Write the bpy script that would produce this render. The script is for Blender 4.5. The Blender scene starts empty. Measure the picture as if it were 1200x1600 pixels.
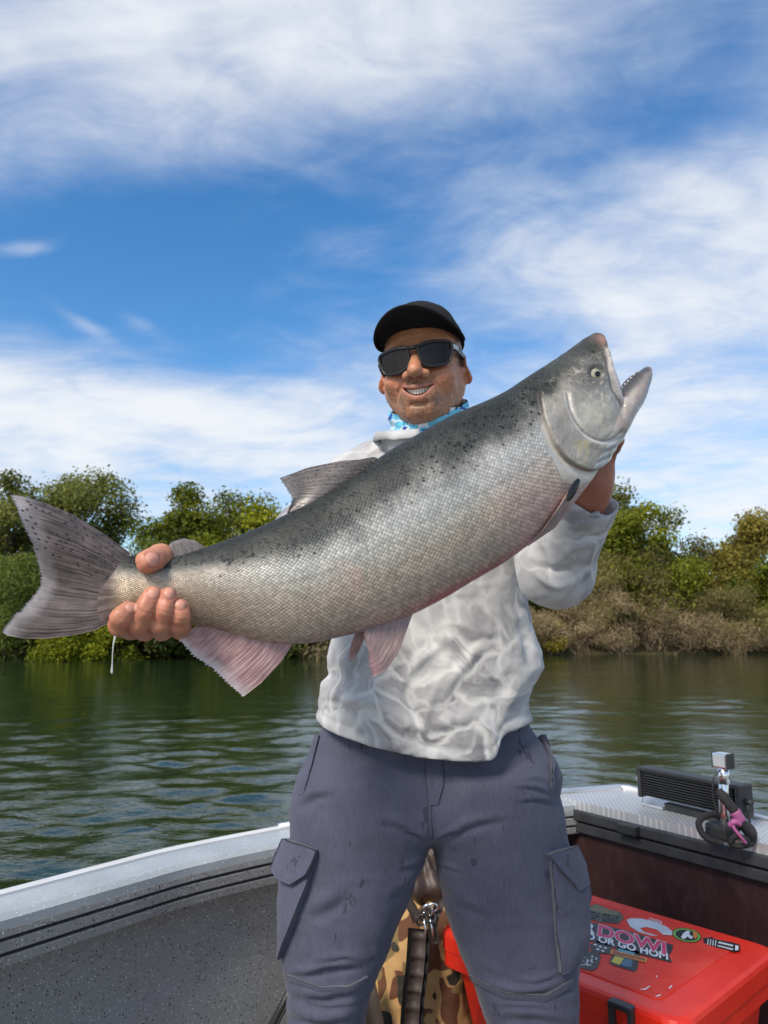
import bpy, bmesh, math, random
import numpy as np
from mathutils import Vector, Matrix, Euler
from mathutils.kdtree import KDTree

# ------------------------------------------------------------------ camera
FPX = 1155.0; PITCH = math.radians(9.1)
DZ = 0.20                       # boat floor above the water (z = 0)
CAM = np.array([0.0, 0.0, 1.30])
sc = bpy.context.scene
col = sc.collection
cd = bpy.data.cameras.new('camera'); cam = bpy.data.objects.new('camera', cd); col.objects.link(cam)
cd.sensor_fit = 'VERTICAL'; cd.sensor_height = 36.0; cd.lens = 36.0*FPX/1600.0
cd.clip_start = 0.02; cd.clip_end = 3000
cam.location = CAM; cam.rotation_euler = (math.pi/2 + PITCH, 0, 0)
sc.camera = cam
cd.dof.use_dof = True; cd.dof.focus_distance = 1.10; cd.dof.aperture_fstop = 10.0
sc.view_settings.view_transform = 'Standard'; sc.view_settings.look = 'None'
sc.view_settings.gamma = 1.0; sc.view_settings.exposure = 0.85
sc.view_settings.use_curve_mapping = False

# ------------------------------------------------------------------ sky with thin cloud
SUN_EL = math.radians(42); SUN_AZ = math.radians(216)      # clockwise from +Y: behind the camera, left
w = bpy.data.worlds.new('World'); sc.world = w; w.use_nodes = True
nt = w.node_tree; nt.nodes.clear()
def N(t, **k):
    n = nt.nodes.new(t)
    for a, b in k.items():
        if a.startswith('i_'): n.inputs[a[2:]].default_value = b
        else: setattr(n, a, b)
    return n
def link(a, b): nt.links.new(a, b)
def M(op, a, b=None, c=None, clamp=False):
    n = nt.nodes.new('ShaderNodeMath'); n.operation = op; n.use_clamp = clamp
    for i, v in enumerate((a, b, c)):
        if v is None: continue
        if hasattr(v, 'links') or hasattr(v, 'is_linked'): nt.links.new(v, n.inputs[i])
        else: n.inputs[i].default_value = v
    return n.outputs[0]
def px_azel(px, py):
    u = (px-600)/FPX; v = (800-py)/FPX
    d = (u, math.cos(PITCH)-v*math.sin(PITCH), math.sin(PITCH)+v*math.cos(PITCH))
    return math.atan2(d[0], d[1]), math.atan2(d[2], math.hypot(d[0], d[1]))
tc = N('ShaderNodeTexCoord'); sep = N('ShaderNodeSeparateXYZ'); link(tc.outputs['Generated'], sep.inputs[0])
sky = N('ShaderNodeTexSky', sky_type='NISHITA', sun_disc=False, sun_elevation=SUN_EL, sun_rotation=SUN_AZ,
        altitude=0, air_density=1.0, dust_density=0.6, ozone_density=2.2)
az = M('ARCTAN2', sep.outputs[0], sep.outputs[1])
el = M('ARCSINE', sep.outputs[2])
den = M('ADD', M('MAXIMUM', sep.outputs[2], 0.0), 0.16)
qx = M('DIVIDE', sep.outputs[0], den); qy = M('DIVIDE', sep.outputs[1], den)
cmb = N('ShaderNodeCombineXYZ'); link(qx, cmb.inputs[0]); link(qy, cmb.inputs[1])
def noise(scale, detail, rough, dist, vec, loc=(0,0,0), rot=0, sca=(1,1,1)):
    mp = N('ShaderNodeMapping'); mp.inputs['Location'].default_value = loc
    mp.inputs['Rotation'].default_value = (0, 0, rot); mp.inputs['Scale'].default_value = sca
    link(vec, mp.inputs[0])
    n = N('ShaderNodeTexNoise', noise_dimensions='3D'); link(mp.outputs[0], n.inputs['Vector'])
    n.inputs['Scale'].default_value = scale; n.inputs['Detail'].default_value = detail
    n.inputs['Roughness'].default_value = rough; n.inputs['Distortion'].default_value = dist
    return n.outputs[0]
broad = noise(0.9, 5, 0.55, 0.4, cmb.outputs[0], (3.1, 7.7, 0))
wisp = noise(1.9, 7, 0.56, 0.7, cmb.outputs[0], (1.7, 2.2, 0), 0.5, (0.8, 1.2, 1))
fine = noise(6.0, 8, 0.62, 0.9, cmb.outputs[0], (0.4, 1.2, 0), 0.4, (0.75, 1.2, 1))
cover = M('ADD', M('MULTIPLY', M('SUBTRACT', broad, 0.5), 1.1),
          M('ADD', M('MULTIPLY', M('SUBTRACT', wisp, 0.5), 1.0), M('MULTIPLY', M('SUBTRACT', fine, 0.5), 0.45)))
cover = M('ADD', cover, 0.53)
def blob(px, py, sx, sy, amp, rot=0.0):
    global cover
    a0, e0 = px_azel(px, py)
    da = M('SUBTRACT', az, a0); de = M('SUBTRACT', el, e0)
    c, s = math.cos(rot), math.sin(rot)
    u = M('DIVIDE', M('ADD', M('MULTIPLY', da, c), M('MULTIPLY', de, s)), sx/FPX)
    v = M('DIVIDE', M('SUBTRACT', M('MULTIPLY', de, c), M('MULTIPLY', da, s)), sy/FPX)
    g = M('EXPONENT', M('MULTIPLY', M('ADD', M('MULTIPLY', u, u), M('MULTIPLY', v, v)), -1.0))
    cover = M('ADD', cover, M('MULTIPLY', g, amp))
for b in (
        (280, 110, 340, 115, 0.24, 0.05), (1080, 70, 260, 130, -0.20, 0.0), (560, 40, 260, 100, 0.22, 0.0), (90, 420, 270, 105, -0.66, 0.05),
        (330, 500, 180, 100, -0.26, 0.0), (860, 230, 330, 110, -0.22, 0.0), (520, 330, 320, 90, -0.20, 0.0), (1120, 520, 330, 190, 0.22, 0.35),
        (560, 560, 240, 120, 0.10, 0.0), (110, 660, 260, 75, 0.34, 0.05), (480, 730, 300, 50, 0.22, 0.0),
        (1150, 760, 240, 60, 0.22, 0.0), (40, 390, 50, 14, 0.55, 0.25), (130, 505, 45, 12, 0.4, -0.4), (205, 495, 60, 16, 0.3, -0.4)):
    blob(*b)
ramp = N('ShaderNodeValToRGB'); ramp.color_ramp.interpolation = 'EASE'
ramp.color_ramp.elements[0].position = 0.10; ramp.color_ramp.elements[0].color = (0, 0, 0, 1)
ramp.color_ramp.elements[1].position = 1.0; ramp.color_ramp.elements[1].color = (1, 1, 1, 1)
link(cover, ramp.inputs[0])
hs = N('ShaderNodeHueSaturation'); hs.inputs['Saturation'].default_value = 1.32; hs.inputs['Value'].default_value = 0.98
link(sky.outputs[0], hs.inputs['Color'])
ccol = N('ShaderNodeMix', data_type='RGBA'); CLOUD = 4.75
ccol.inputs[6].default_value = (CLOUD*0.56, CLOUD*0.67, CLOUD*0.88, 1); ccol.inputs[7].default_value = (CLOUD*0.97, CLOUD*1.0, CLOUD*1.04, 1)
link(ramp.outputs[0], ccol.inputs[0])
mx = N('ShaderNodeMix', data_type='RGBA'); link(M('MULTIPLY', ramp.outputs[0], 0.97), mx.inputs[0])
link(hs.outputs[0], mx.inputs[6]); link(ccol.outputs[2], mx.inputs[7])
bg = N('ShaderNodeBackground'); bg.inputs[1].default_value = 0.108; link(mx.outputs[2], bg.inputs[0])
wo = N('ShaderNodeOutputWorld'); link(bg.outputs[0], wo.inputs[0])
w.cycles.sampling_method = 'MANUAL'; w.cycles.sample_map_resolution = 512

# ------------------------------------------------------------------ sun behind thin cloud
sd = bpy.data.lights.new('sun', 'SUN'); sun = bpy.data.objects.new('sun', sd); col.objects.link(sun)
sd.energy = 2.4; sd.angle = math.radians(17); sd.color = (1.0, 0.90, 0.76)
sv = Vector((math.sin(SUN_AZ)*math.cos(SUN_EL), math.cos(SUN_AZ)*math.cos(SUN_EL), math.sin(SUN_EL)))
sun.rotation_euler = sv.to_track_quat('Z', 'Y').to_euler()
sun.location = (-4, -5, 8)

# ------------------------------------------------------------------ helpers
def A(*x): return np.array(x, float)
def rays(px, py):
    px = np.asarray(px, float); py = np.asarray(py, float)
    u = (px-600)/FPX; v = (800-py)/FPX
    return np.stack([u, math.cos(PITCH)-v*math.sin(PITCH), math.sin(PITCH)+v*math.cos(PITCH)], -1)
def at(px, py, Y):
    d = rays(px, py); return CAM + d*(np.asarray(Y)/d[..., 1])[..., None]
def atz(px, py, z):
    d = rays(px, py); return CAM + d*((z-CAM[2])/d[..., 2])[..., None]
def atplane(px, py, p0, n):
    d = rays(px, py); return CAM + d*(np.dot(p0-CAM, n)/np.dot(d, n))[..., None]
def proj(p):
    r = p-CAM; f = r[..., 1]*math.cos(PITCH)+r[..., 2]*math.sin(PITCH); u = -r[..., 1]*math.sin(PITCH)+r[..., 2]*math.cos(PITCH)
    return np.stack([600+FPX*r[..., 0]/f, 800-FPX*u/f], -1)
def lin(r, g, b):
    f = lambda c: ((c/255+0.055)/1.055)**2.4 if c > 10 else c/255/12.92
    return (f(r), f(g), f(b), 1.0)
def unit(v): return v/np.linalg.norm(v, axis=-1, keepdims=True)
def sstep(a, b, x):
    t = np.clip((x-a)/(b-a), 0, 1); return t*t*(3-2*t)
def resample(pts, n):
    pts = np.asarray(pts, float); d = np.r_[0, np.cumsum(np.linalg.norm(np.diff(pts, axis=0), axis=1))]
    t = np.linspace(0, d[-1], n)
    return np.stack([np.interp(t, d, pts[:, k]) for k in range(pts.shape[1])], -1)
def spline(pts, n):
    """Catmull-Rom through pts, n samples"""
    P = np.asarray(pts, float); m = len(P)
    Q = np.vstack([2*P[0]-P[1], P, 2*P[-1]-P[-2]])
    t = np.linspace(0, m-1-1e-9, n); i = t.astype(int); f = (t-i)[:, None]
    a, b, c, d = Q[i], Q[i+1], Q[i+2], Q[i+3]
    return 0.5*((2*b)+(c-a)*f+(2*a-5*b+4*c-d)*f*f+(3*b-a-3*c+d)*f**3)
def seg_dist(q, poly):
    """distance from 2D points to a polyline, and the arclength fraction of the nearest point"""
    best = np.full(len(q), 1e9); bt = np.zeros(len(q)); poly = np.asarray(poly, float)
    L = np.r_[0, np.cumsum(np.linalg.norm(np.diff(poly, axis=0), axis=1))]
    for k in range(len(poly)-1):
        a, b = poly[k], poly[k+1]; ab = b-a
        t = np.clip(((q-a)@ab)/max(ab@ab, 1e-12), 0, 1)
        d = np.linalg.norm(q-a-t[:, None]*ab, axis=1); m = d < best
        best[m] = d[m]; bt[m] = (L[k]+t[m]*(L[k+1]-L[k]))/L[-1]
    return best, bt
def in_poly(q, poly):
    poly = np.asarray(poly, float); r = np.zeros(len(q), bool); j = len(poly)-1
    for i in range(len(poly)):
        xi, yi = poly[i]; xj, yj = poly[j]
        c = ((yi > q[:, 1]) != (yj > q[:, 1])) & (q[:, 0] < (xj-xi)*(q[:, 1]-yi)/((yj-yi) or 1e-9)+xi)
        r ^= c; j = i
    return r
def _hash(ix, iy, iz, seed):
    h = (ix.astype(np.int64)*73856093) ^ (iy.astype(np.int64)*19349663) ^ (iz.astype(np.int64)*83492791) ^ (seed*2654435761)
    h = (h ^ (h >> 13))*1274126177 & 0x7fffffff; h = (h ^ (h >> 16))*668265263 & 0x7fffffff
    return (h ^ (h >> 11)) % 65536/32767.5-1.0
def vnoise(p, seed=0):
    p = np.asarray(p, float); i = np.floor(p).astype(np.int64); f = p-i; f = f*f*f*(f*(f*6-15)+10); o = 0
    for dx in (0, 1):
        wx = f[:, 0] if dx else 1-f[:, 0]
        for dy in (0, 1):
            wy = f[:, 1] if dy else 1-f[:, 1]
            for dz in (0, 1):
                wz = f[:, 2] if dz else 1-f[:, 2]
                o = o+wx*wy*wz*_hash(i[:, 0]+dx, i[:, 1]+dy, i[:, 2]+dz, seed)
    return o
def fbm(p, oct=4, seed=0, gain=0.5):
    o = 0; a = 1
    for k in range(oct): o = o+a*vnoise(p*2**k+17.3*k, seed+k); a *= gain
    return o
# --- meshes
def mesh_np(name, V, F, smooth=True, mats=None, fmat=None):
    me = bpy.data.meshes.new(name); V = np.ascontiguousarray(V, np.float32)
    if isinstance(F, np.ndarray): tot = np.full(len(F), F.shape[1], np.int32); idx = F.astype(np.int32).ravel()
    else: tot = np.array([len(f) for f in F], np.int32); idx = np.array([i for f in F for i in f], np.int32)
    me.vertices.add(len(V)); me.vertices.foreach_set('co', V.ravel())
    me.loops.add(len(idx)); me.loops.foreach_set('vertex_index', idx)
    me.polygons.add(len(tot)); st = np.r_[0, np.cumsum(tot)[:-1]].astype(np.int32)
    me.polygons.foreach_set('loop_start', st); me.polygons.foreach_set('loop_total', tot)
    me.polygons.foreach_set('use_smooth', np.full(len(tot), smooth))
    if fmat is not None: me.polygons.foreach_set('material_index', np.asarray(fmat, np.int32))
    me.update(calc_edges=True); me.validate()
    return me
def tag(o, label=None, cat=None, group=None, kind=None):
    for k, v in (('label', label), ('category', cat), ('group', group), ('kind', kind)):
        if v: o[k] = v
    return o
def empty(name, loc=(0, 0, 0)):
    o = bpy.data.objects.new(name, None); o.location = [float(x) for x in loc]; o.empty_display_size = 0.1; col.objects.link(o); return o
def attach(o, parent):
    """every mesh is built in world coordinates; only an Empty root has a place of its own"""
    o.parent = parent
    if parent.type == 'EMPTY': o.matrix_parent_inverse = Matrix.Translation(-parent.location)
def mk(name, V, F, mat, parent=None, smooth=True, attrs=None, colr=None):
    me = mesh_np(name, V, F, smooth)
    if colr is not None:
        a = me.attributes.new('Col', 'FLOAT_COLOR', 'POINT'); c = np.ones((len(V), 4), np.float32); c[:, :colr.shape[1]] = colr
        a.data.foreach_set('color', c.ravel())
    for k, v in (attrs or {}).items():
        v = np.asarray(v, np.float32)
        if v.ndim == 1: a = me.attributes.new(k, 'FLOAT', 'POINT'); a.data.foreach_set('value', v)
        else: a = me.attributes.new(k, 'FLOAT_VECTOR', 'POINT'); a.data.foreach_set('vector', v.ravel())
    o = bpy.data.objects.new(name, me); col.objects.link(o)
    if mat is not None: me.materials.append(mat)
    if parent is not None: attach(o, parent)
    return o
def join(parts):
    Vs, Fs, n = [], [], 0
    for V, F in parts:
        Vs.append(np.asarray(V, float)); Fs += [tuple(int(i)+n for i in f) for f in F]; n += len(V)
    return np.vstack(Vs), Fs
def grid_faces(n, m, wrap_n=False, wrap_m=False, off=0):
    F = []
    for i in range(n if wrap_n else n-1):
        for j in range(m if wrap_m else m-1):
            i2 = (i+1) % n; j2 = (j+1) % m
            F.append((off+i*m+j, off+i*m+j2, off+i2*m+j2, off+i2*m+j))
    return F
def box(c, s, R=None, bev=0.0):
    """bevelled box as verts, faces"""
    bm = bmesh.new(); bmesh.ops.create_cube(bm, size=1.0)
    for v in bm.verts: v.co = Vector((v.co.x*s[0], v.co.y*s[1], v.co.z*s[2]))
    if bev: bmesh.ops.bevel(bm, geom=bm.edges[:], offset=bev, segments=2, affect='EDGES', profile=0.6)
    bm.verts.index_update()
    V = np.array([v.co[:] for v in bm.verts]); F = [tuple(v.index for v in f.verts) for f in bm.faces]; bm.free()
    if R is not None: V = V@np.asarray(R).T
    return V+np.asarray(c, float), F
def tube(P, R, n=8, caps=True):
    P = np.asarray(P, float); m = len(P); R = np.broadcast_to(np.asarray(R, float), (m,))
    T = unit(np.gradient(P, axis=0)); ref = A(0, 0, 1) if abs(T[0, 2]) < 0.9 else A(1, 0, 0)
    nrm = unit(np.cross(T[0], ref)); V = []
    a = np.linspace(0, 2*math.pi, n, endpoint=False)
    for i in range(m):
        nrm = nrm-T[i]*np.dot(nrm, T[i]); nrm = nrm/np.linalg.norm(nrm); b = np.cross(T[i], nrm)
        V.append(P[i]+R[i]*(np.cos(a)[:, None]*nrm+np.sin(a)[:, None]*b))
    V = np.vstack(V); F = grid_faces(m, n, wrap_m=True)
    if caps:
        F.append(tuple(range(n))[::-1]); F.append(tuple(range((m-1)*n, m*n)))
    return V, F
def sheet(Pf, Pb):
    """closed slab from two (n,m,3) grids"""
    n, m = Pf.shape[:2]; k = n*m
    V = np.vstack([Pf.reshape(-1, 3), Pb.reshape(-1, 3)])
    F = grid_faces(n, m)+[tuple(reversed(f)) for f in grid_faces(n, m, off=k)]
    ring = [i*m for i in range(n)]+[(n-1)*m+j for j in range(1, m)]+[i*m+m-1 for i in range(n-2, -1, -1)]+[j for j in range(m-2, 0, -1)]
    for a, b in zip(ring, ring[1:]+ring[:1]): F.append((b, a, a+k, b+k))
    return V, F
def coons(c0, c1, s0, s1, n, m):
    """patch: c0 (base) and c1 (edge) run along a; s0, s1 run base->edge at a=0,1"""
    c0, c1, s0, s1 = resample(c0, n), resample(c1, n), resample(s0, m), resample(s1, m)
    a = np.linspace(0, 1, n)[:, None, None]; b = np.linspace(0, 1, m)[None, :, None]
    return ((1-b)*c0[:, None]+b*c1[:, None]+(1-a)*s0[None]+a*s1[None]
            - ((1-a)*(1-b)*c0[0]+(1-a)*b*c1[0]+a*(1-b)*c0[-1]+a*b*c1[-1]))
def vnormals(V, F):
    F = np.asarray(F); n = np.cross(V[F[:, 2]]-V[F[:, 0]], V[F[:, 3 if F.shape[1] > 3 else 1]]-V[F[:, 1 if F.shape[1] > 3 else 0]])
    o = np.zeros_like(V)
    for k in range(F.shape[1]): np.add.at(o, F[:, k], n)
    return o/np.maximum(np.linalg.norm(o, axis=1, keepdims=True), 1e-12)
# --- signed distance modelling
def s_ell(p, c, r, R=None):
    q = p-np.asarray(c, float)
    if R is not None: q = q@np.asarray(R)
    r = np.asarray(r, float); k0 = np.linalg.norm(q/r, axis=1); k1 = np.linalg.norm(q/(r*r), axis=1)
    return k0*(k0-1)/np.maximum(k1, 1e-9)
def s_cap(p, a, b, ra, rb=None):
    rb = ra if rb is None else rb; a = np.asarray(a, float); ab = np.asarray(b, float)-a
    t = np.clip((p-a)@ab/(ab@ab), 0, 1)
    return np.linalg.norm(p-a-t[:, None]*ab, axis=1)-(ra+(rb-ra)*t)
def smin(a, b, k):
    h = np.clip(0.5+0.5*(b-a)/k, 0, 1); return b*(1-h)+a*h-k*h*(1-h)
def smax(a, b, k): return -smin(-a, -b, k)
def chain(p, pts, rs, k=0.006):
    f = None
    for i in range(len(pts)-1):
        g = s_cap(p, pts[i], pts[i+1], rs[i], rs[i+1]); f = g if f is None else np.minimum(f, g)
    return f
def sdf_mesh(f, lo, hi, h):
    lo = np.asarray(lo, float); hi = np.asarray(hi, float); B = 4
    nb = np.ceil((hi-lo)/(h*B)).astype(int)+1; n = nb*B
    bc = np.stack(np.meshgrid(*[lo[k]+(np.arange(nb[k])*B+(B-1)/2)*h for k in range(3)], indexing='ij'), -1)
    fc = np.empty(nb.prod()); P = bc.reshape(-1, 3)
    for i in range(0, len(P), 200000): fc[i:i+200000] = f(P[i:i+200000])
    fc = fc.reshape(nb); near = np.abs(fc) < h*B*2.2
    V = np.repeat(np.repeat(np.repeat(np.where(fc < 0, -1.0, 1.0), B, 0), B, 1), B, 2)
    mk_ = np.repeat(np.repeat(np.repeat(near, B, 0), B, 1), B, 2)
    I = np.argwhere(mk_); vals = np.empty(len(I))
    for i in range(0, len(I), 300000): vals[i:i+300000] = f(lo+I[i:i+300000]*h)
    V[I[:, 0], I[:, 1], I[:, 2]] = vals
    s = V < 0; nx, ny, nz = V.shape
    c = np.zeros((nx-1, ny-1, nz-1), np.int8)
    for dx in (0, 1):
        for dy in (0, 1):
            for dz in (0, 1): c += s[dx:nx-1+dx, dy:ny-1+dy, dz:nz-1+dz]
    act = (c > 0) & (c < 8); idx = np.full(c.shape, -1, np.int64); J = np.argwhere(act); idx[act] = np.arange(len(J))
    acc = np.zeros((len(J), 3)); cnt = np.zeros(len(J))
    for ax in range(3):
        o1, o2 = [k for k in range(3) if k != ax]
        for a in (0, 1):
            for b in (0, 1):
                c0 = np.zeros(3, int); c0[o1] = a; c0[o2] = b; c1 = c0.copy(); c1[ax] = 1
                k0 = J+c0; k1 = J+c1; va = V[k0[:, 0], k0[:, 1], k0[:, 2]]; vb = V[k1[:, 0], k1[:, 1], k1[:, 2]]
                m = (va < 0) != (vb < 0); t = va[m]/(va[m]-vb[m])
                acc[m] += c0+(c1-c0)*t[:, None]; cnt[m] += 1
    verts = lo+(J+acc/cnt[:, None])*h
    Fs = []
    for ax in range(3):
        o1, o2 = (ax+1) % 3, (ax+2) % 3
        sl0 = [slice(None)]*3; sl1 = [slice(None)]*3; sl0[ax] = slice(0, -1); sl1[ax] = slice(1, None)
        e = np.argwhere(s[tuple(sl0)] != s[tuple(sl1)])
        e = e[(e[:, o1] > 0) & (e[:, o2] > 0) & (e[:, o1] < V.shape[o1]-1) & (e[:, o2] < V.shape[o2]-1)]
        st = s[e[:, 0], e[:, 1], e[:, 2]]
        d1 = np.zeros(3, int); d1[o1] = 1; d2 = np.zeros(3, int); d2[o2] = 1
        g = lambda x: idx[x[:, 0], x[:, 1], x[:, 2]]
        q = np.stack([g(e-d1-d2), g(e-d2), g(e), g(e-d1)], 1)
        q[~st] = q[~st][:, ::-1]; Fs.append(q)
    F = np.vstack(Fs); F = F[(F >= 0).all(1)]
    return verts, F
# --- materials
MATS = {}
class Mt:
    def __init__(s, name):
        s.m = bpy.data.materials.new(name); s.m.use_nodes = True; s.t = s.m.node_tree; s.b = s.t.nodes['Principled BSDF']; MATS[name] = s.m
    def n(s, t, **k):
        x = s.t.nodes.new(t)
        for a, b in k.items(): setattr(x, a, b)
        return x
    def l(s, a, b): s.t.links.new(a, b)
    def put(s, sock, v):
        if hasattr(v, 'is_linked'): s.l(v, sock)
        else: sock.default_value = v
    def set(s, **k):
        nm = dict(base='Base Color', rough='Roughness', metal='Metallic', spec='Specular IOR Level', ior='IOR', sss='Subsurface Weight',
                  sssr='Subsurface Radius', ssss='Subsurface Scale', coat='Coat Weight', coatr='Coat Roughness', sheen='Sheen Weight', normal='Normal', trans='Transmission Weight', alpha='Alpha', emit='Emission Color', emits='Emission Strength')
        for a, v in k.items(): s.put(s.b.inputs[nm[a]], v)
        return s
    def math(s, op, a, b=None, c=None, clamp=False):
        x = s.n('ShaderNodeMath', operation=op, use_clamp=clamp)
        for i, v in enumerate((a, b, c)):
            if v is not None: s.put(x.inputs[i], v)
        return x.outputs[0]
    def attr(s, name, out='Color'): return s.n('ShaderNodeAttribute', attribute_name=name).outputs[out]
    def obj(s): return s.n('ShaderNodeTexCoord').outputs['Object']
    def mapv(s, v, scale=(1, 1, 1), rot=(0, 0, 0), loc=(0, 0, 0)):
        x = s.n('ShaderNodeMapping'); s.l(v, x.inputs[0]); x.inputs['Scale'].default_value = scale; x.inputs['Rotation'].default_value = rot; x.inputs['Location'].default_value = loc
        return x.outputs[0]
    def noise(s, v, scale, detail=4, rough=0.5, dist=0, out=0, dim='3D'):
        x = s.n('ShaderNodeTexNoise', noise_dimensions=dim); s.l(v, x.inputs['Vector'])
        for a, b in (('Scale', scale), ('Detail', detail), ('Roughness', rough), ('Distortion', dist)): x.inputs[a].default_value = b
        return x.outputs[out]
    def voro(s, v, scale, feature='F1', rand=1.0, out='Distance', dim='3D'):
        x = s.n('ShaderNodeTexVoronoi', feature=feature, voronoi_dimensions=dim); s.l(v, x.inputs['Vector']); x.inputs['Scale'].default_value = scale; x.inputs['Randomness'].default_value = rand
        return x.outputs[out]
    def ramp(s, fac, stops, interp='LINEAR'):
        x = s.n('ShaderNodeValToRGB'); s.put(x.inputs[0], fac); cr = x.color_ramp; cr.interpolation = interp
        while len(cr.elements) < len(stops): cr.elements.new(0.5)
        for e, (p, c) in zip(cr.elements, stops):
            e.position = p; e.color = c if hasattr(c, '__len__') and len(c) == 4 else ((*c, 1) if hasattr(c, '__len__') else (c, c, c, 1))
        return x.outputs[0]
    def mix(s, f, a, b, blend='MIX'):
        x = s.n('ShaderNodeMix', data_type='RGBA', blend_type=blend); s.put(x.inputs[0], f); s.put(x.inputs[6], a); s.put(x.inputs[7], b); return x.outputs[2]
    def bump(s, h, strength=0.3, dist=0.01, nrm=None):
        x = s.n('ShaderNodeBump'); s.put(x.inputs['Height'], h); x.inputs['Strength'].default_value = strength; x.inputs['Distance'].default_value = dist
        if nrm is not None: s.l(nrm, x.inputs['Normal'])
        return x.outputs[0]
def plain(name, c, rough=0.6, metal=0.0, var=0.15, bump=0.1, scale=60, spec=0.5):
    """a plain surface with small uneven tone and relief"""
    t = Mt(name); o = t.obj(); n1 = t.noise(o, scale*0.2, 5); n2 = t.noise(o, scale*4, 3)
    d = tuple(x*(1-var) for x in c[:3])+(1,); e = tuple(min(x*(1+var), 1) for x in c[:3])+(1,)
    t.set(base=t.mix(t.ramp(n1, [(0.3, 0), (0.7, 1)]), d, e), rough=t.math('ADD', rough-0.06, t.math('MULTIPLY', n1, 0.12)), metal=metal, spec=spec)
    if bump: t.set(normal=t.bump(n2, bump, 0.002))
    return t.m
# ------------------------------------------------------------------ river
t = Mt('river_water'); o = t.obj()
h1 = t.noise(t.mapv(o, (1.0, 1.6, 1)), 5.0, 4, 0.55, 0.3); h2 = t.noise(t.mapv(o, (1.0, 1.8, 1), (0, 0, .2)), 17.0, 3, 0.5, 0.2)
hh = t.math('ADD', t.math('MULTIPLY', h1, 0.75), t.math('MULTIPLY', h2, 0.18))
t.set(base=(0.014, 0.028, 0.010, 1), rough=0.035, ior=1.333, spec=0.5, normal=t.bump(hh, 0.30, 0.030))
rr = np.r_[np.geomspace(0.9, 60, 330), np.geomspace(70, 1500, 12)]; aa = np.radians(np.linspace(-62, 62, 330))
X = np.outer(rr, np.sin(aa)); Y = np.outer(rr, np.cos(aa)); P3 = np.stack([X.ravel(), Y.ravel(), 0*X.ravel()], 1)
fall = np.clip(1.4-rr/40, 0.0, 1)[:, None]*np.ones((1, len(aa))); fall = fall.ravel()
ruf = .35+.9*sstep(-.35, .5, fbm(P3*A(.16, .30, 1), 2, 61)); Z = fall*ruf*(0.0100*fbm(P3*A(1.9, 3.6, 1), 3, 31)+0.010*fbm(P3*A(.5, 1.1, 1), 2, 41)+0.0062*fbm(P3*A(5, 8.5, 1), 2, 51))
P3[:, 2] = Z
water = mk('river_water', P3, grid_faces(len(rr), len(aa)), t.m); tag(water, kind='structure')
# ------------------------------------------------------------------ far bank
def bankY(x): return 39.0+0.19*x
t = Mt('bank_soil'); o = t.obj(); n = t.noise(o, 0.9, 6, 0.6); n2 = t.noise(o, 9, 4)
t.set(base=t.mix(t.ramp(n, [(0.35, 0), (0.65, 1)]), t.mix(n2, (.07, .05, .032, 1), (.16, .12, .075, 1)), t.mix(n2, (.05, .06, .02, 1), (.12, .11, .05, 1))), rough=0.95, spec=0.1, normal=t.bump(n2, 0.8, 0.1))
xs = np.linspace(-90, 110, 160); ys = np.r_[-1.2, -0.3, 0.1, 0.6, 1.4, 3, 6, 12, 25, 60, 160, 600]; zs = np.r_[-.8, -.25, .04, .20, .45, .8, 1.2, 1.5, 1.8, 2.2, 3, 5]
P = np.stack([np.repeat(xs[:, None], len(ys), 1), bankY(xs)[:, None]+ys[None], np.repeat(zs[None], len(xs), 0)], -1).reshape(-1, 3)
jit = fbm(P*A(.5, .5, .1), 3, 7); P[:, 1] += jit*.5*(P[:, 1]-bankY(P[:, 0]) < 3); P[:, 2] += .16*jit
def bankZ(d): return float(np.interp(d, ys, zs))
bank = mk('river_bank', P, grid_faces(len(xs), len(ys)), t.m); tag(bank, kind='structure')
# ------------------------------------------------------------------ trees and shrubs
def leaf_mat(name, ca, cb, cc, trans=0.42, rough=0.55):
    t = Mt(name); a = t.attr('tint', 'Fac'); c = t.ramp(a, [(0.0, ca), (0.55, cb), (1.0, cc)])
    t.set(base=c, rough=rough, spec=0.25)
    tr = t.n('ShaderNodeBsdfTranslucent'); t.l(t.mix(1.0, c, (1.0, 1.0, .55, 1), 'MULTIPLY'), tr.inputs[0])
    m = t.n('ShaderNodeMixShader'); m.inputs[0].default_value = trans
    out = t.t.nodes['Material Output']; t.l(t.b.outputs[0], m.inputs[1]); t.l(tr.outputs[0], m.inputs[2]); t.l(m.outputs[0], out.inputs[0])
    return t.m
LM = dict(
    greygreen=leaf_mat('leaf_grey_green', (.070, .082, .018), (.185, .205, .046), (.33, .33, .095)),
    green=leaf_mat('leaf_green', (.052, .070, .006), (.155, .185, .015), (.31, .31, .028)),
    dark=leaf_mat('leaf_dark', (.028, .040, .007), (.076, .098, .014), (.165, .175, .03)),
    lime=leaf_mat('leaf_lime', (.070, .090, .005), (.200, .230, .010), (.38, .37, .018)),
    autumn=leaf_mat('leaf_autumn', (.080, .075, .016), (.20, .175, .032), (.36, .28, .05)),
    olive=leaf_mat('leaf_olive', (.095, .085, .030), (.235, .205, .075), (.38, .33, .125)),
    willow=leaf_mat('leaf_willow', (.058, .086, .016), (.165, .215, .042), (.30, .34, .08)),
    tan=leaf_mat('leaf_dry_tan', (.105, .076, .042), (.25, .19, .105), (.42, .33, .19), 0.15, 0.8),
    yellow=leaf_mat('leaf_yellow', (.26, .22, .004), (.52, .43, .008), (.72, .60, .02)))
BARK = plain('bark', (.11, .085, .062), .9, 0, .35, .6, 12, .1)
DRIFT = plain('bleached_wood', (.30, .25, .20), .85, 0, .3, .4, 20, .1)
TWIG = plain('dry_twig', (.20, .155, .115), .9, 0, .35, .3, 20, .1)
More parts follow.
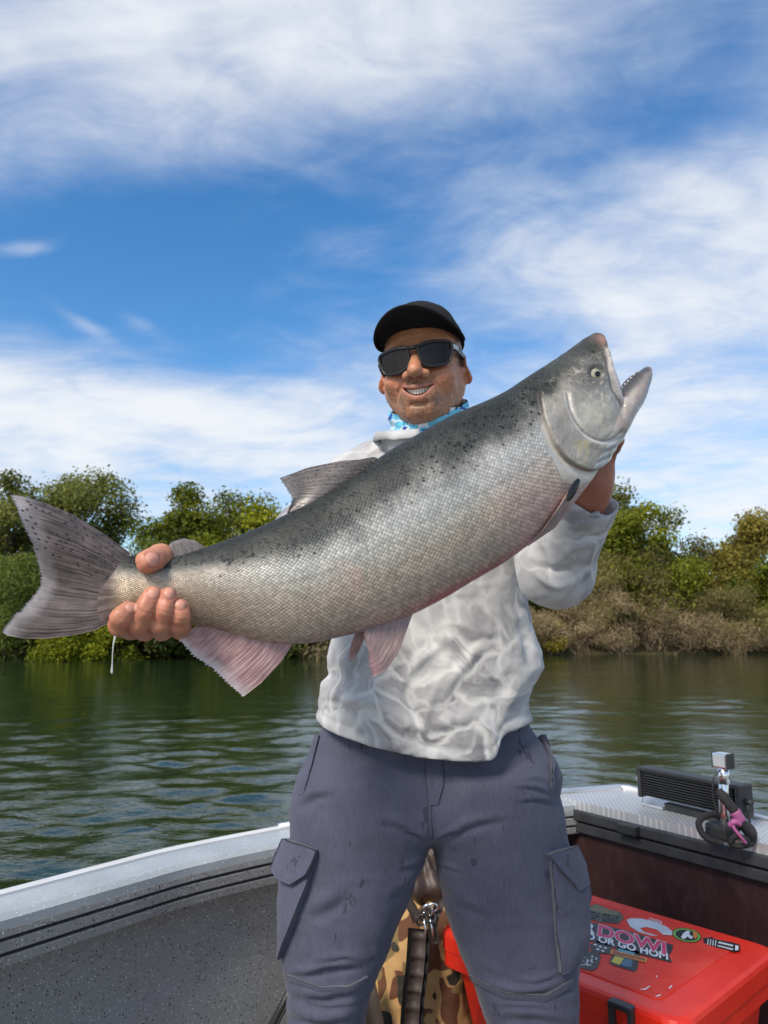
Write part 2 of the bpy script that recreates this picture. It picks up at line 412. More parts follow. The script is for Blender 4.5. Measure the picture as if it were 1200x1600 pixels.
def leaf_quads(rng, Cn, Nr, L, Wd, droop=0.0):
    """rhombic leaf faces at centres Cn, facing roughly Nr"""
    n = len(Cn); nr = unit(Nr+rng.normal(0, .75, (n, 3))); ax = unit(np.cross(nr, rng.normal(0, 1, (n, 3)))+A(0, 0, -droop)); bx = unit(np.cross(nr, ax))
    L = L[:, None]; Wd = Wd[:, None]
    V = np.stack([Cn-ax*L, Cn-bx*Wd+nr*Wd*.3, Cn+ax*L, Cn+bx*Wd+nr*Wd*.3], 1).reshape(-1, 3)
    return V, np.arange(4*n).reshape(n, 4)
def plant(name, x, Y, h, rx, mat, label, cat, group, seed, leaves=int(7000*1.7), leaf=.16*.74, trunk=True, clumps=26, base=0.18, shape='round', ry=None, slim=.55, tintshift=0.0, ragged=.25, wood=BARK):
    rng = np.random.default_rng(seed); z0 = bankZ(Y-bankY(x)); ry = ry or rx
    R0 = empty(name, (x, Y, z0)); tag(R0, label, cat, group)
    # clump centres spread through the crown
    cz0 = z0+h*base; ch = h*(1-base); Cc = []
    while len(Cc) < clumps:
        u = unit(rng.normal(0, 1, 3))*rng.uniform(.25, 1)**.6
        t_ = (u[2]+1)/2
        prof = {'round': 1.0, 'tall': .75+.35*math.sin(math.pi*min(t_*1.2, 1)), 'mound': 1.25-.55*t_, 'cone': 1.15-.8*t_}[shape]
        Cc.append((x+u[0]*rx*prof, Y+u[1]*ry*prof, cz0+ch*t_))
    Cc = np.array(Cc); cr = rng.uniform(.55, 1.25, clumps)*(rx*ry*ch)**(1/3)*1.05/clumps**(1/3)
    w_ = cr**2/np.sum(cr**2); k = rng.choice(clumps, leaves, p=w_)
    d = rng.normal(0, 1, (leaves, 3)); d = unit(d)*(rng.uniform(0, 1, leaves)**.45)[:, None]*A(1, 1, .8)
    far_ = rng.random(leaves) < ragged; d[far_] *= rng.uniform(1, 1.5, far_.sum())[:, None]
    Cn = Cc[k]+d*cr[k][:, None]
    keep = Cn[:, 2] > z0-.12; Cn = Cn[keep]; d = d[keep]; k = k[keep]
    Nr = unit(d+.5*unit(Cn-A(x, Y, cz0+ch*.4))+A(0, 0, .35))
    L = leaf*rng.uniform(.55, 1.35, len(Cn)); V, F = leaf_quads(rng, Cn, Nr, L, L*slim, .5 if slim < .3 else 0)
    ctint = rng.normal(0, .16, clumps); tv = np.clip(.46+tintshift+ctint[k]+rng.normal(0, .17, len(Cn)), 0, 1)
    mk('crown', V, F, mat, R0, False, dict(tint=np.repeat(tv, 4)))
    parts = []
    top = A(x+rng.normal(0, .05)*h, Y, z0+h*.8)
    if trunk:
        tr = np.stack([A(x, Y, z0-.4), A(x+rng.normal(0, .03)*h, Y, z0+h*.28), A(x+rng.normal(0, .05)*h, Y, z0+h*.55), top]); tr = spline(tr, 9)
        parts.append(tube(tr, np.linspace(.028*h, .006*h, 9), 7))
        for c in Cc[rng.permutation(clumps)[:min(clumps, 16)]]:
            i = rng.integers(2, 7); a = tr[i]; m_ = (a+c)/2+A(0, 0, .05*h)*rng.uniform(-.4, 1)
            parts.append(tube(spline([a, m_, c], 5), np.linspace(.010*h, .003*h, 5), 5))
    else:
        for i in range(14):
            c = Cc[rng.integers(clumps)]; a = A(x+rng.normal(0, .25)*rx, Y+rng.normal(0, .2)*ry, z0-.15)
            parts.append(tube(spline([a, (a+c)/2+rng.normal(0, .15, 3), c], 5), np.linspace(.022, .008, 5)*max(h/2, 1), 5))
    V, F = join(parts); mk('trunk' if trunk else 'stem', V, F, wood, R0)
    return R0
def pX(px, Y): return float(at(px, 985., Y)[0])
def tree(px, top, Y, wpx, mat, label, seed, **k):
    """px/top/width in photo units at distance Y"""
    x = pX(px, Y); zt = float(at(px, top, Y)[2]); z0 = bankZ(Y-bankY(x))
    k.setdefault('cat', 'tree'); k.setdefault('group', None); k.setdefault('name', 'tree')
    return plant(k.pop('name'), x, Y, zt-z0, wpx*Y/FPX/2, LM[mat], label, k.pop('cat'), k.pop('group'), seed, **k)
GT = 'trees on the far bank'; GS = 'shrubs along the far bank'
tree(0, 748, 40, 130, 'greygreen', 'tall grey-green tree at the edge of the view behind the pale willow shrub', 1, group=GT, leaves=int(13000*1.7), leaf=.15*.74, clumps=40, base=.1, shape='tall')
tree(112, 722, 44, 150, 'greygreen', 'feathery grey-green cottonwood rising above the salmon tail', 2, group=GT, leaves=int(15000*1.7), leaf=.15*.74, clumps=46, base=.12, shape='round', ragged=.4)
tree(284, 766, 42, 122, 'green', 'rounded dark green tree behind the hand gripping the tail', 3, group=GT, leaves=int(13000*1.7), leaf=.15*.74, clumps=36, base=.12, shape='round')
tree(362, 772, 47, 90, 'greygreen', 'slender grey-green tree behind the bright lime bush', 4, group=GT, leaves=int(8000*1.7), leaf=.16*.74, clumps=26, base=.15, shape='tall', ragged=.4)
tree(408, 790, 39, 120, 'lime', 'bright lime-green small tree seen above the salmon back', 5, group=GT, leaves=int(9000*1.7), leaf=.15*.74, clumps=26, base=.08, shape='round')
tree(330, 835, 37, 120, 'lime', 'low yellow-green bushy tree beside the adipose fin', 6, group=GT, leaves=int(8000*1.7), leaf=.14*.74, clumps=24, base=.03, shape='mound')
tree(222, 848, 38, 90, 'willow', 'pale green willow shrub below the gap in the trees', 7, group=GS, cat='shrub', name='shrub', trunk=False, leaves=int(8000*1.7), leaf=.15*.74, clumps=22, base=.03, shape='round', slim=.22)
tree(15, 858, 34.8, 125, 'willow', 'pale green willow shrub at the water beside the tail fin', 8, group=GS, cat='shrub', name='shrub', trunk=False, leaves=int(10000*1.7), leaf=.17*.74, clumps=30, base=.02, shape='round', slim=.2)
tree(100, 885, 36, 150, 'dark', 'shaded dark green shrub behind the salmon tail', 9, group=GS, cat='shrub', name='shrub', trunk=False, leaves=int(10000*1.7), leaf=.14*.74, clumps=30, base=.02, shape='mound')  # dark leaf colour paints in the shade of the undergrowth
tree(122, 945, 33.4, 105, 'lime', 'low bright lime bush hanging over the water under the tail', 10, group=GS, cat='shrub', name='shrub', trunk=False, leaves=int(6000*1.7), leaf=.11*.74, clumps=22, base=.0, shape='mound')
tree(183, 962, 33.9, 60, 'lime', 'small lime bush under the dripping hand', 11, group=GS, cat='shrub', name='shrub', trunk=False, leaves=int(2600*1.7), leaf=.10*.74, clumps=12, base=.0, shape='mound')
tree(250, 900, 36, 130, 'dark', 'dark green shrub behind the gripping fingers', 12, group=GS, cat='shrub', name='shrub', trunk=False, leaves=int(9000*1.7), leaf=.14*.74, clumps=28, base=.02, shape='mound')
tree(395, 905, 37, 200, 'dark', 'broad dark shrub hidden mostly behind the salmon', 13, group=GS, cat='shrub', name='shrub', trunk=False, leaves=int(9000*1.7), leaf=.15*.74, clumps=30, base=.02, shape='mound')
tree(490, 950, 36.5, 110, 'tan', 'dry tan brush beside the anal fin at the waterline', 14, group=GS, cat='shrub', name='shrub', trunk=False, leaves=int(5000*1.7), leaf=.14*.74, clumps=18, base=.0, shape='mound', slim=.14, wood=TWIG)
tree(600, 860, 44, 240, 'green', 'green tree on the bank mostly hidden by the man', 15, group=GT, leaves=int(9000*1.7), leaf=.17*.74, clumps=30, base=.05)
tree(760, 850, 45, 200, 'green', 'green tree hidden behind the salmon flank', 16, group=GT, leaves=int(7000*1.7), leaf=.17*.74, clumps=26, base=.05)
# right of the man
tree(800, 890, 48, 170, 'dark', 'dark green shrub seen past the elbow behind the dry brush', 17, group=GS, cat='shrub', name='shrub', trunk=False, leaves=9000, leaf=.15, clumps=30, base=.02, shape='mound')
tree(975, 742, 47, 110, 'greygreen', 'airy light green tree peeking over the sleeve cuff', 20, group=GT, leaves=int(9500*1.7), leaf=.16*.74, clumps=34, base=.15, shape='tall', ragged=.45)
tree(1000, 782, 44.5, 150, 'green', 'dense yellow-green tree above the tan brush', 21, group=GT, leaves=int(16000*1.7), leaf=.15*.74, clumps=40, base=.12, shape='round', tintshift=.13)
tree(1052, 850, 46, 90, 'dark', 'dark green tree in the shade of the denser crown', 22, group=GT, leaves=int(9000*1.7), leaf=.15*.74, clumps=26, base=.05, shape='round')  # dark leaves paint the shaded right side of the dense crown
tree(1122, 836, 50, 110, 'autumn', 'thin yellowing tree with bare twigs between darker crowns', 23, group=GT, leaves=int(6500*1.7), leaf=.16*.74, clumps=28, base=.1, shape='tall', ragged=.4)
tree(1195, 802, 52, 110, 'autumn', 'golden-green tree at the end of the bank', 24, group=GT, leaves=int(12000*1.7), leaf=.17*.74, clumps=34, base=.1, shape='tall', ragged=.35)
tree(1175, 880, 47, 150, 'green', 'green bushy tree behind the rounded olive willow', 25, group=GT, leaves=int(13000*1.7), leaf=.15*.74, clumps=32, base=.02, shape='mound')
tree(845, 905, 45.5, 120, 'green', 'green shrub under the raised elbow', 26, group=GS, cat='shrub', name='shrub', trunk=False, leaves=int(8000*1.7), leaf=.15*.74, clumps=22, base=.02, shape='mound')
tree(1010, 852, 44, 140, 'olive', 'olive willow thicket under the dense green tree', 27, group=GS, cat='shrub', name='shrub', trunk=False, leaves=int(13000*1.7), leaf=.17*.74, clumps=34, base=.02, shape='mound', slim=.16, wood=TWIG)
tree(935, 866, 43.6, 140, 'olive', 'grey-olive willow thicket beside the sleeve', 28, group=GS, cat='shrub', name='shrub', trunk=False, leaves=int(13000*1.7), leaf=.17*.74, clumps=34, base=.02, shape='mound', slim=.16, tintshift=.05, wood=TWIG)
tree(1122, 918, 43.6, 115, 'olive', 'rounded olive-gold willow bush on the bank', 29, group=GS, cat='shrub', name='shrub', trunk=False, leaves=int(13000*1.7), leaf=.16*.74, clumps=30, base=.0, shape='round', slim=.16, tintshift=.14, wood=TWIG)
tree(1208, 945, 43.6, 90, 'olive', 'grey-olive brush by the golden tree at the bank end', 30, group=GS, cat='shrub', name='shrub', trunk=False, leaves=int(7000*1.7), leaf=.15*.74, clumps=20, base=.0, shape='mound', slim=.16, wood=TWIG)
tree(858, 972, bankY(pX(858, 41))-.1, 36, 'yellow', 'small bright yellow flowering bush at the waterline', 31, group=GS, cat='shrub', name='shrub', trunk=False, leaves=int(2200*1.7), leaf=.08*.74, clumps=10, base=.1, shape='round')
for k_, (px, top, wp) in enumerate(((835, 945, 90), (900, 940, 110), (962, 925, 100), (1030, 930, 110), (1085, 955, 90), (1150, 965, 90), (1210, 970, 90))):
    tree(px, top, bankY(pX(px, 42))+.25, wp, 'tan', ['dry tan brush at the waterline under the elbow', 'reddish dry brush beside the yellow bush', 'tall dry tan brush below the grey-olive thicket', 'dry brush with pale twigs below the dense tree', 'dry brush between the two olive willows', 'low dry brush before the rounded olive willow', 'low dry brush at the end of the bank'][k_],
         40+k_, group=GS, cat='shrub', name='shrub', trunk=False, leaves=int(6500*1.7), leaf=.15*.74, clumps=22, base=.0, shape='mound', slim=.11, wood=TWIG)
# driftwood at the waterline
def driftwood(px, py, seed, label, n=7, span=1.6, mat=DRIFT):
    rng = np.random.default_rng(seed); c = atz(px, py, .12); parts = []
    for i in range(n):
        a = c+A(rng.normal(0, .5*span), rng.uniform(-.1, .3), rng.uniform(-.1, .25)); an = rng.normal(0, .45); L = rng.uniform(.4, 1.1)*span
        e = a+A(math.cos(an)*L*rng.choice([-1, 1]), rng.uniform(-.2, .2), abs(math.sin(an))*L); m_ = (a+e)/2+rng.normal(0, .14, 3)
        parts.append(tube(spline([a, m_, e], 7), np.linspace(.05, .012, 7)*rng.uniform(.5, 1.1), 6))
    V, F = join(parts); R0 = empty('driftwood', c); tag(R0, label, 'driftwood', 'driftwood on the far waterline'); mk('branch', V, F, mat, R0)
driftwood(25, 1022, 1, 'bleached driftwood log lying under the salmon tail', 6, 1.7)
driftwood(110, 1026, 11, 'bleached driftwood beside the low lime bush', 4, 1.2)
for i, (px, lb) in enumerate(((875, 'tangled bleached branches below the yellow bush'), (940, 'tangled bleached branches below the tall tan brush'), (1000, 'pale driftwood tangle under the dense tree'), (1060, 'pale driftwood tangle between the olive willows'), (1120, 'driftwood tangle under the rounded olive willow'), (1180, 'driftwood tangle at the end of the bank'), (500, 'driftwood beside the anal fin'))):
    driftwood(px, 1016.5, 20+i, lb, 13, 1.1, TWIG if i % 2 else DRIFT)
# ------------------------------------------------------------------ the boat
GZ = 0.72                                    # gunwale height
t = Mt('speckled_paint'); o = t.obj()
v1 = t.voro(o, 165, rand=1.0); c1 = t.voro(o, 165, rand=1.0, out='Color'); s1 = t.n('ShaderNodeSeparateColor'); t.l(c1, s1.inputs[0])
v2 = t.voro(t.mapv(o, loc=(3.3, 1.7, 9.1)), 230, rand=1.0); c2 = t.voro(t.mapv(o, loc=(3.3, 1.7, 9.1)), 230, rand=1.0, out='Color'); s2 = t.n('ShaderNodeSeparateColor'); t.l(c2, s2.inputs[0])
blk = t.math('MULTIPLY', t.math('LESS_THAN', v1, t.math('MULTIPLY', s1.outputs[0], 0.36)), t.math('GREATER_THAN', s1.outputs[1], 0.45))
wht = t.math('MULTIPLY', t.math('LESS_THAN', v2, t.math('MULTIPLY', s2.outputs[0], 0.40)), t.math('GREATER_THAN', s2.outputs[1], 0.62))
g = t.mix(t.ramp(t.noise(o, 3, 5), [(0.3, 0), (0.7, 1)]), (.20, .205, .205, 1), (.27, .275, .28, 1))
g = t.mix(wht, g, (.62, .63, .64, 1)); g = t.mix(blk, g, (.012, .012, .013, 1))
t.set(base=g, rough=0.42, spec=0.5, coat=0.3, coatr=0.25, normal=t.bump(t.noise(o, 240, 2), 0.12, 0.001)); SPK = t.m
t = Mt('pale_gunwale_paint'); o = t.obj()
v1 = t.voro(o, 190, rand=1.0); c1 = t.voro(o, 190, rand=1.0, out='Color'); s1 = t.n('ShaderNodeSeparateColor'); t.l(c1, s1.inputs[0])
f = t.math('MULTIPLY', t.math('LESS_THAN', v1, 0.24), t.math('GREATER_THAN', s1.outputs[1], 0.8))
g = t.mix(t.ramp(t.noise(o, 5, 6, .65), [(0.35, 0), (0.7, 1)]), (.31, .34, .36, 1), (.42, .45, .47, 1)); g = t.mix(f, g, (.80, .82, .84, 1))
t.set(base=g, rough=0.40, spec=0.5, normal=t.bump(t.noise(o, 300, 2), 0.15, 0.001)); PALE = t.m
WHITE = plain('white_trim', (.62, .63, .64), .35, 0, .05, .05, 30)
BLACKP = plain('black_plastic', (.022, .023, .025), .48, 0, .3, .25, 60)
GROOVE = plain('groove_black', (.012, .012, .013), .6, 0, .2, 0, 40)
FLOORM = plain('grey_floor', (.115, .11, .095), .75, 0, .2, .35, 25)
ALU = plain('brushed_aluminium', (.70, .71, .72), .32, .85, .08, .15, 60)
gp = np.array([(0,1400),(160,1358),(280,1328),(448,1295),(600,1270),(760,1252),(870,1241.5),(981,1233)], float)
gw = atz(gp[:, 0], gp[:, 1], GZ); gw = np.vstack([gw[0]-(gw[1]-gw[0])*np.array([[5.0], [2.5], [1.2], [.5]]), gw]); gw = spline(gw, 90)
boat = empty('motor_boat', (0.2, 1.5, DZ)); tag(boat, 'grey speckled aluminium river boat carrying the man and the cooler', 'boat')
def sweep(path, prof, name, mat, parent, smooth=False):
    """prof: (inboard offset, z) pairs; path runs stern to bow with inboard on its right"""
    T = unit(np.gradient(path[:, :2], axis=0)); Nn = np.stack([T[:, 1], -T[:, 0]], 1)
    V = np.stack([np.c_[path[:, :2]+Nn*a, np.full(len(path), z)+path[:, 2]-GZ] for a, z in prof], 1)
    n, m = V.shape[:2]; F = grid_faces(n, m, wrap_m=True)+[tuple(range(m))[::-1], tuple(range((n-1)*m, n*m))]
    return mk(name, V.reshape(-1, 3), F, mat, parent, smooth)
gun = sweep(gw, [(.012, GZ-.03), (.012, GZ), (.018, GZ+.003), (.105, GZ-.002), (.118, GZ-.012), (.118, GZ-.03)], 'gunwale_top', PALE, boat)
sweep(gw, [(-.010, GZ-.035), (-.012, GZ+.004), (-.006, GZ+.011), (.004, GZ+.012), (.0115, GZ+.007), (.0115, GZ-.035)], 'rub_rail', WHITE, gun)
lip = sweep(gw, [(.06, GZ-.105), (.06, GZ-.0305), (.121, GZ-.0305), (.122, GZ-.044), (.1155, GZ-.046), (.1155, GZ-.052), (.122, GZ-.054), (.121, GZ-.074), (.1145, GZ-.076), (.1145, GZ-.082), (.121, GZ-.084), (.119, GZ-.102), (.114, GZ-.105)], 'gunwale_lip', SPK, boat)
for z_ in (.049, .079): sweep(gw, [(.1100, GZ-z_-.0026), (.1100, GZ-z_+.0026), (.1172, GZ-z_+.0026), (.1172, GZ-z_-.0026)], 'groove', GROOVE, lip)
sweep(gw, [(.0, GZ-.034), (.058, GZ-.034), (.058, GZ-.12), (.05, GZ-.3), (.055, DZ-.02), (.0, DZ-.02)], 'side_panel', SPK, boat)
sweep(gw, [(-.004, GZ-.036), (-.002, GZ-.036), (.10, -.25), (.095, -.25)], 'hull_side', PALE, boat)
# bow bulkhead: a vertical panel across the boat
RZ = 0.70; r0 = atz(873., 1256., RZ); r1 = atz(1144., 1321., RZ); bt_ = unit((r1-r0)*A(1, 1, 0)); bn = A(-bt_[1], bt_[0], 0)
if bn[1] > 0: bn = -bn                        # faces the camera
L0 = -.22; L1 = np.linalg.norm(r1-r0)+.36
def bp(a, z, d=0.0): return r0*A(1, 1, 0)+bt_*a+A(0, 0, z)+bn*d
# floor
fl = np.vstack([gw[::6]+A(.06, -.04, 0)*1, [bp(L1+.6, 0), bp(L1+.6, 0)-A(2.2, 2.6, 0)]])
fl[:, 2] = DZ; fV = np.vstack([fl, fl-A(0, 0, .05)]); n_ = len(fl)
fF = [tuple(range(n_))[::-1], tuple(range(n_, 2*n_))]+[(i, (i+1) % n_, n_+(i+1) % n_, n_+i) for i in range(n_)]
mk('floor', fV, fF, FLOORM, boat, False)
t = Mt('bulkhead_maroon'); o = t.obj(); n = t.noise(o, 7, 6, .65); n2 = t.noise(t.mapv(o, (1, 1, .5)), 25, 5, .7)
t.set(base=t.mix(t.ramp(n2, [(0.5, 0), (0.85, 1)]), t.mix(n, (.020, .008, .009, 1), (.040, .014, .014, 1)), (.060, .036, .036, 1)), rough=t.math('ADD', .38, t.math('MULTIPLY', n, .3)), spec=.4, normal=t.bump(n2, .12, .003))
def slab(a0, a1, z0, z1, d0, d1, name, mat, parent, bev=.004):
    c = bp((a0+a1)/2, (z0+z1)/2, (d0+d1)/2); R = np.stack([bt_, bn, A(0, 0, 1)], 1)
    V, F = box(c, (a1-a0, abs(d1-d0), z1-z0), R, bev); return mk(name, V, F, mat, parent, False)
bulk = slab(L0, L1+.2, DZ, RZ-.02, -.06, -.02, 'bulkhead_panel', t.m, boat)
# black rim with a rounded corner
def rimpath(off, n=14):
    rc = .17-off; pts = [(L0, RZ-.034-off), (L1-.40, RZ-.034-off)]
    a = np.linspace(math.pi/2, 0, n); pts += [(L1-.17+rc*math.cos(x), RZ-.204+rc*math.sin(x)) for x in a]; pts += [(L1-off, DZ+.05)]
    return np.array(pts)
def rim(off, w_, d0, d1, name, mat, parent):
    P = rimpath(off); T = unit(np.gradient(P, axis=0)); Nn = np.stack([T[:, 1], -T[:, 0]], 1)
    sec = [(-w_/2, d0), (-w_/2, d1-.005), (-w_/2+.005, d1), (w_/2-.005, d1), (w_/2, d1-.005), (w_/2, d0)]
    V = np.stack([np.array([bp(*(p+n_*(s_)), d) for p, n_ in zip(P, Nn)]) for s_, d in sec], 1); n, m = V.shape[:2]
    return mk(name, V.reshape(-1, 3), grid_faces(n, m, wrap_m=True)+[tuple(range(m)), tuple(range((n-1)*m, n*m))[::-1]], mat, parent, False)
RUB = plain('black_rubber', (.030, .032, .036), .55, 0, .35, .3, 50)
rimo = rim(-.012, .036, -.03, .012, 'rim', RUB, boat); rim(.028, .034, -.03, .004, 'rim', RUB, boat)
slab(.265, .335, RZ-.035, RZ-.006, .010, .034, 'latch', BLACKP, rimo)
# bow deck of tread plate
t = Mt('tread_plate'); o = t.obj(); ang = math.atan2(bt_[1], bt_[0])
m1 = t.mapv(o, (26, 26, 1), (0, 0, -ang+.78)); 
wv = t.n('ShaderNodeTexBrick'); t.l(m1, wv.inputs['Vector']); wv.inputs['Scale'].default_value = 1.0; wv.inputs['Mortar Size'].default_value = .16; wv.inputs['Brick Width'].default_value = 1.0; wv.inputs['Row Height'].default_value = .36; wv.inputs['Mortar Smooth'].default_value = .4
nn = t.noise(o, 9, 6, .6)
t.set(base=t.mix(wv.outputs['Fac'], t.mix(nn, (.60, .61, .62, 1), (.72, .73, .74, 1)), t.mix(nn, (.40, .41, .42, 1), (.52, .53, .54, 1))), metal=.45, rough=t.math('ADD', .28, t.math('MULTIPLY', nn, .3)), normal=t.bump(wv.outputs['Fac'], -.45, .004))
far = atz(np.array([981., 1090., 1200., 1330.]), np.array([1233., 1257., 1284., 1318.]), GZ+.004)
dk = np.vstack([gw[-30:-1]*A(1, 1, 0)+A(.012, -.012, GZ+.004), far, [bp(L1+.25, GZ+.004, 0)], [bp(-.22, GZ+.004, 0)]]); n_ = len(dk)
dV = np.vstack([dk, dk-A(0, 0, .03)]); dF = [tuple(range(n_))[::-1], tuple(range(n_, 2*n_))]+[(i, (i+1) % n_, n_+(i+1) % n_, n_+i) for i in range(n_)]
deck = mk('bow_deck', dV, dF, t.m, boat, False)
V, F = tube(np.vstack([gw[-34:-1:4]+A(0, 0, .004), far])+A(0, 0, .004), .012, 8); mk('edge_tube', V, F, ALU, deck)
V, F = box(bp((L1-.0)/2, .2, -.3), (L1+.8, .04, 1.0), np.stack([bt_, bn, A(0, 0, 1)], 1)); 
bowf = np.stack([far, far-A(0, 0, .9)+A(-.15, -.15, 0)], 1); mk('bow_plate', bowf.reshape(-1, 3), grid_faces(4, 2), PALE, boat, False)
# ------------------------------------------------------------------ light bar on the deck
DK = GZ+.004
lb0 = atz(1012., 1258., DK); lb1 = atz(1160., 1294., DK); lbt = unit(lb1-lb0); lbn = A(-lbt[1], lbt[0], 0); lbn = lbn if lbn[1] < 0 else -lbn; LBL = np.linalg.norm(lb1-lb0)
Rl = np.stack([lbt, lbn, A(0, 0, 1)], 1)
lbar = empty('light_bar', (lb0+lb1)/2); tag(lbar, 'black finned light bar bolted on the bow deck', 'light bar')
def lp(a, d, z): return lb0+lbt*a+lbn*d+A(0, 0, z)
H0, H1 = .030, .122
V, F = box(lp(LBL/2, -.02, (H0+H1)/2), (LBL+.02, .045, H1-H0-.01), Rl, .006); hs_ = mk('housing', V, F, BLACKP, lbar, False)
fins_ = [box(lp(LBL/2, .010, z), (LBL-.012, .034, .0042), Rl, .001) for z in np.linspace(H0+.008, H1-.012, 10)]
V, F = join(fins_); f_ = mk('cooling_fins', V, F, plain('anodised_black', (.035, .036, .038), .38, .4, .2, .1, 50), lbar, False)
V, F = box(lp(LBL/2, .004, H1-.002), (LBL+.014, .058, .012), Rl, .004); mk('top_rail', V, F, BLACKP, hs_, False)
for a in (-.008, LBL+.008):
    V, F = box(lp(a, -.006, (H0+H1)/2), (.016, .07, H1-H0+.006), Rl, .006); e_ = mk('end_cap', V, F, BLACKP, lbar, False)
    s_ = -1 if a < 0 else 1
    P = np.array([lp(a+s_*.014, 0, .07), lp(a+s_*.016, 0, .02), lp(a+s_*.014, 0, .004), lp(a-s_*.035, 0, .003)]); V, F = tube(spline(P, 14), .0045, 8); br = mk('bracket', V, F, BLACKP if s_ > 0 else ALU, lbar)
    V, F = tube(np.array([lp(a+s_*.008, 0, .078), lp(a+s_*.03, 0, .078)]), .0075, 10); mk('bolt', V, F, ALU if s_ < 0 else BLACKP, e_)
V, F = box(lp(.035, .010, .006), (.085, .03, .010), Rl, .003); mk('mounting_foot', V, F, ALU, lbar, False)
V, F = box(lp(LBL/2+.03, -.004, .012), (LBL-.09, .03, .022), Rl, .003); mk('mounting_rail', V, F, BLACKP, lbar, False)
# ------------------------------------------------------------------ chrome post with a square head
pb = atz(1133., 1312., DK); pz = float(at(1137., 1181., pb[1])[2])
post = empty('deck_post', pb); tag(post, 'polished metal post with a square head on the bow deck', 'post')
CHR = plain('polished_metal', (.78, .79, .80), .16, .95, .05, 0, 40)
V, F = tube(np.array([pb, pb+A(.004, 0, (pz-DK)*.5), pb+A(.008, 0, pz-DK-.03)]), [.0135, .0135, .0135], 14); sh = mk('shaft', V, F, CHR, post)
V, F = tube(np.array([pb+A(.0075, 0, pz-DK-.075), pb+A(.008, 0, pz-DK-.03)]), [.0165, .0165], 14); mk('collar', V, F, CHR, sh)
V, F = box(pb+A(.009, 0, pz-DK-.012), (.044, .036, .040), Rl, .004); hd_ = mk('head', V, F, CHR, post, False)
for s_ in (-1, 1):
    V, F = box(pb+A(.009, 0, pz-DK-.012)+lbt*s_*.023, (.005, .033, .042), Rl, .002); mk('end_plate', V, F, BLACKP, hd_, False)
V, F = box(pb+A(-.004, .01, .02), (.07, .06, .045), Rl, .012); mk('base', V, F, BLACKP, post, False)
P = [pb+A(-.006, -.014, pz-DK-.035), pb+A(-.030, -.02, pz-DK-.06), pb+A(-.034, -.02, pz-DK-.11), pb+A(-.024, -.022, pz-DK-.15)]; V, F = tube(spline(P, 16), .0022, 6); mk('cord', V, F, BLACKP, post)
# ------------------------------------------------------------------ black rope looped round the post with pink tape
ROPE = plain('black_rope', (.018, .017, .018), .75, 0, .4, .8, 160); PINK = plain('pink_tape', (.33, .085, .22), .5, 0, .2, .2, 80)
pY = pb[1]
rp = lambda px, py, dy: at(float(px), float(py), pY+dy)
rope = empty('mooring_rope', atz(1120., 1318., DK)); tag(rope, 'black rope with pink tape coiled round the metal post', 'rope')
P = [rp(1134,1284,.02), rp(1118,1273,.0), rp(1102,1275,-.02), rp(1092,1285,-.03), rp(1096,1300,-.04), rp(1108,1312,-.05), rp(1128,1318,-.05)]
V, F = tube(spline(P, 40), .0088, 10); mk('loop', V, F, ROPE, rope)
P = [rp(1122,1234,-.03), rp(1136,1252,-.045), rp(1150,1271,-.05), rp(1162,1290,-.05), rp(1174,1306,-.04)]; P = spline(P, 30)
V, F = tube(P, np.r_[np.linspace(.009, .0155, 6), np.full(24, .0135)], 10); mk('handle', V, F, ROPE, rope)
V, F = tube(P[13:20], .0150, 12); mk('tape', V, F, PINK, rope)
P = [rp(1145,1280,-.06), rp(1146,1292,-.07), rp(1156,1306,-.075), rp(1166,1318,-.07)]; V, F = tube(spline(P, 16), .0045, 8); mk('tape', V, F, PINK, rope)
P = [rp(1140,1290,-.06), rp(1148,1284,-.07), rp(1156,1288,-.065)]; V, F = tube(spline(P, 12), .008, 8); mk('tape', V, F, PINK, rope)
P = [rp(1138,1312,-.02), rp(1150,1297,-.01), rp(1166,1288,.0), rp(1178,1300,-.01), rp(1176,1316,-.03), rp(1160,1322,-.05), rp(1142,1318,-.05), rp(1150,1306,-.06), rp(1168,1312,-.06)]
V, F = tube(spline(P, 60), .0078, 9); mk('coil', V, F, ROPE, rope)
# ------------------------------------------------------------------ red cooler
CZ_ = 0.56; k0 = atz(680., 1449., CZ_); kb = atz(913., 1393., CZ_); kr = atz(1200., 1476., CZ_)
ct = unit(kr-kb); cn = A(-ct[1], ct[0], 0); cn = cn if cn[1] < 0 else -cn
s_ = np.dot(k0-kb, ct); dep = np.dot(k0-kb, cn); CL = np.dot(kr-kb, ct)+.03-s_
c0 = kb+ct*s_                                 # back left corner of the lid
def kp(a, d, z): return c0+ct*a+cn*d+A(0, 0, z-CZ_)
Rk = np.stack([ct, cn, A(0, 0, 1)], 1)
t = Mt('red_cooler_plastic'); o = t.obj(); n = t.noise(o, 14, 6, .65); n2 = t.noise(o, 90, 4, .6)
t.set(base=t.mix(t.ramp(n, [(0.3, 0), (0.75, 1)]), (.72, .018, .006, 1), (.83, .036, .010, 1)), rough=t.math('ADD', .30, t.math('MULTIPLY', n2, .22)), spec=.5, normal=t.bump(t.noise(o, 500, 2), .10, .001)); RED = t.m
t = Mt('red_lid_pad'); o = t.obj(); n = t.noise(o, 11, 7, .7); n2 = t.noise(t.mapv(o, (1, 3, 1)), 50, 5, .7)
t.set(base=t.mix(t.ramp(n, [(0.40, 0), (0.72, 1)]), (.66, .034, .018, 1), (.75, .070, .040, 1)), rough=t.math('ADD', .46, t.math('MULTIPLY', n2, .25)), spec=.28, normal=t.bump(n2, .1, .001)); PADM = t.m
cool = empty('cooler', kp(CL/2, dep/2, DZ)); tag(cool, 'bright red hard cooler with stickers on its lid beside the bulkhead', 'cooler')
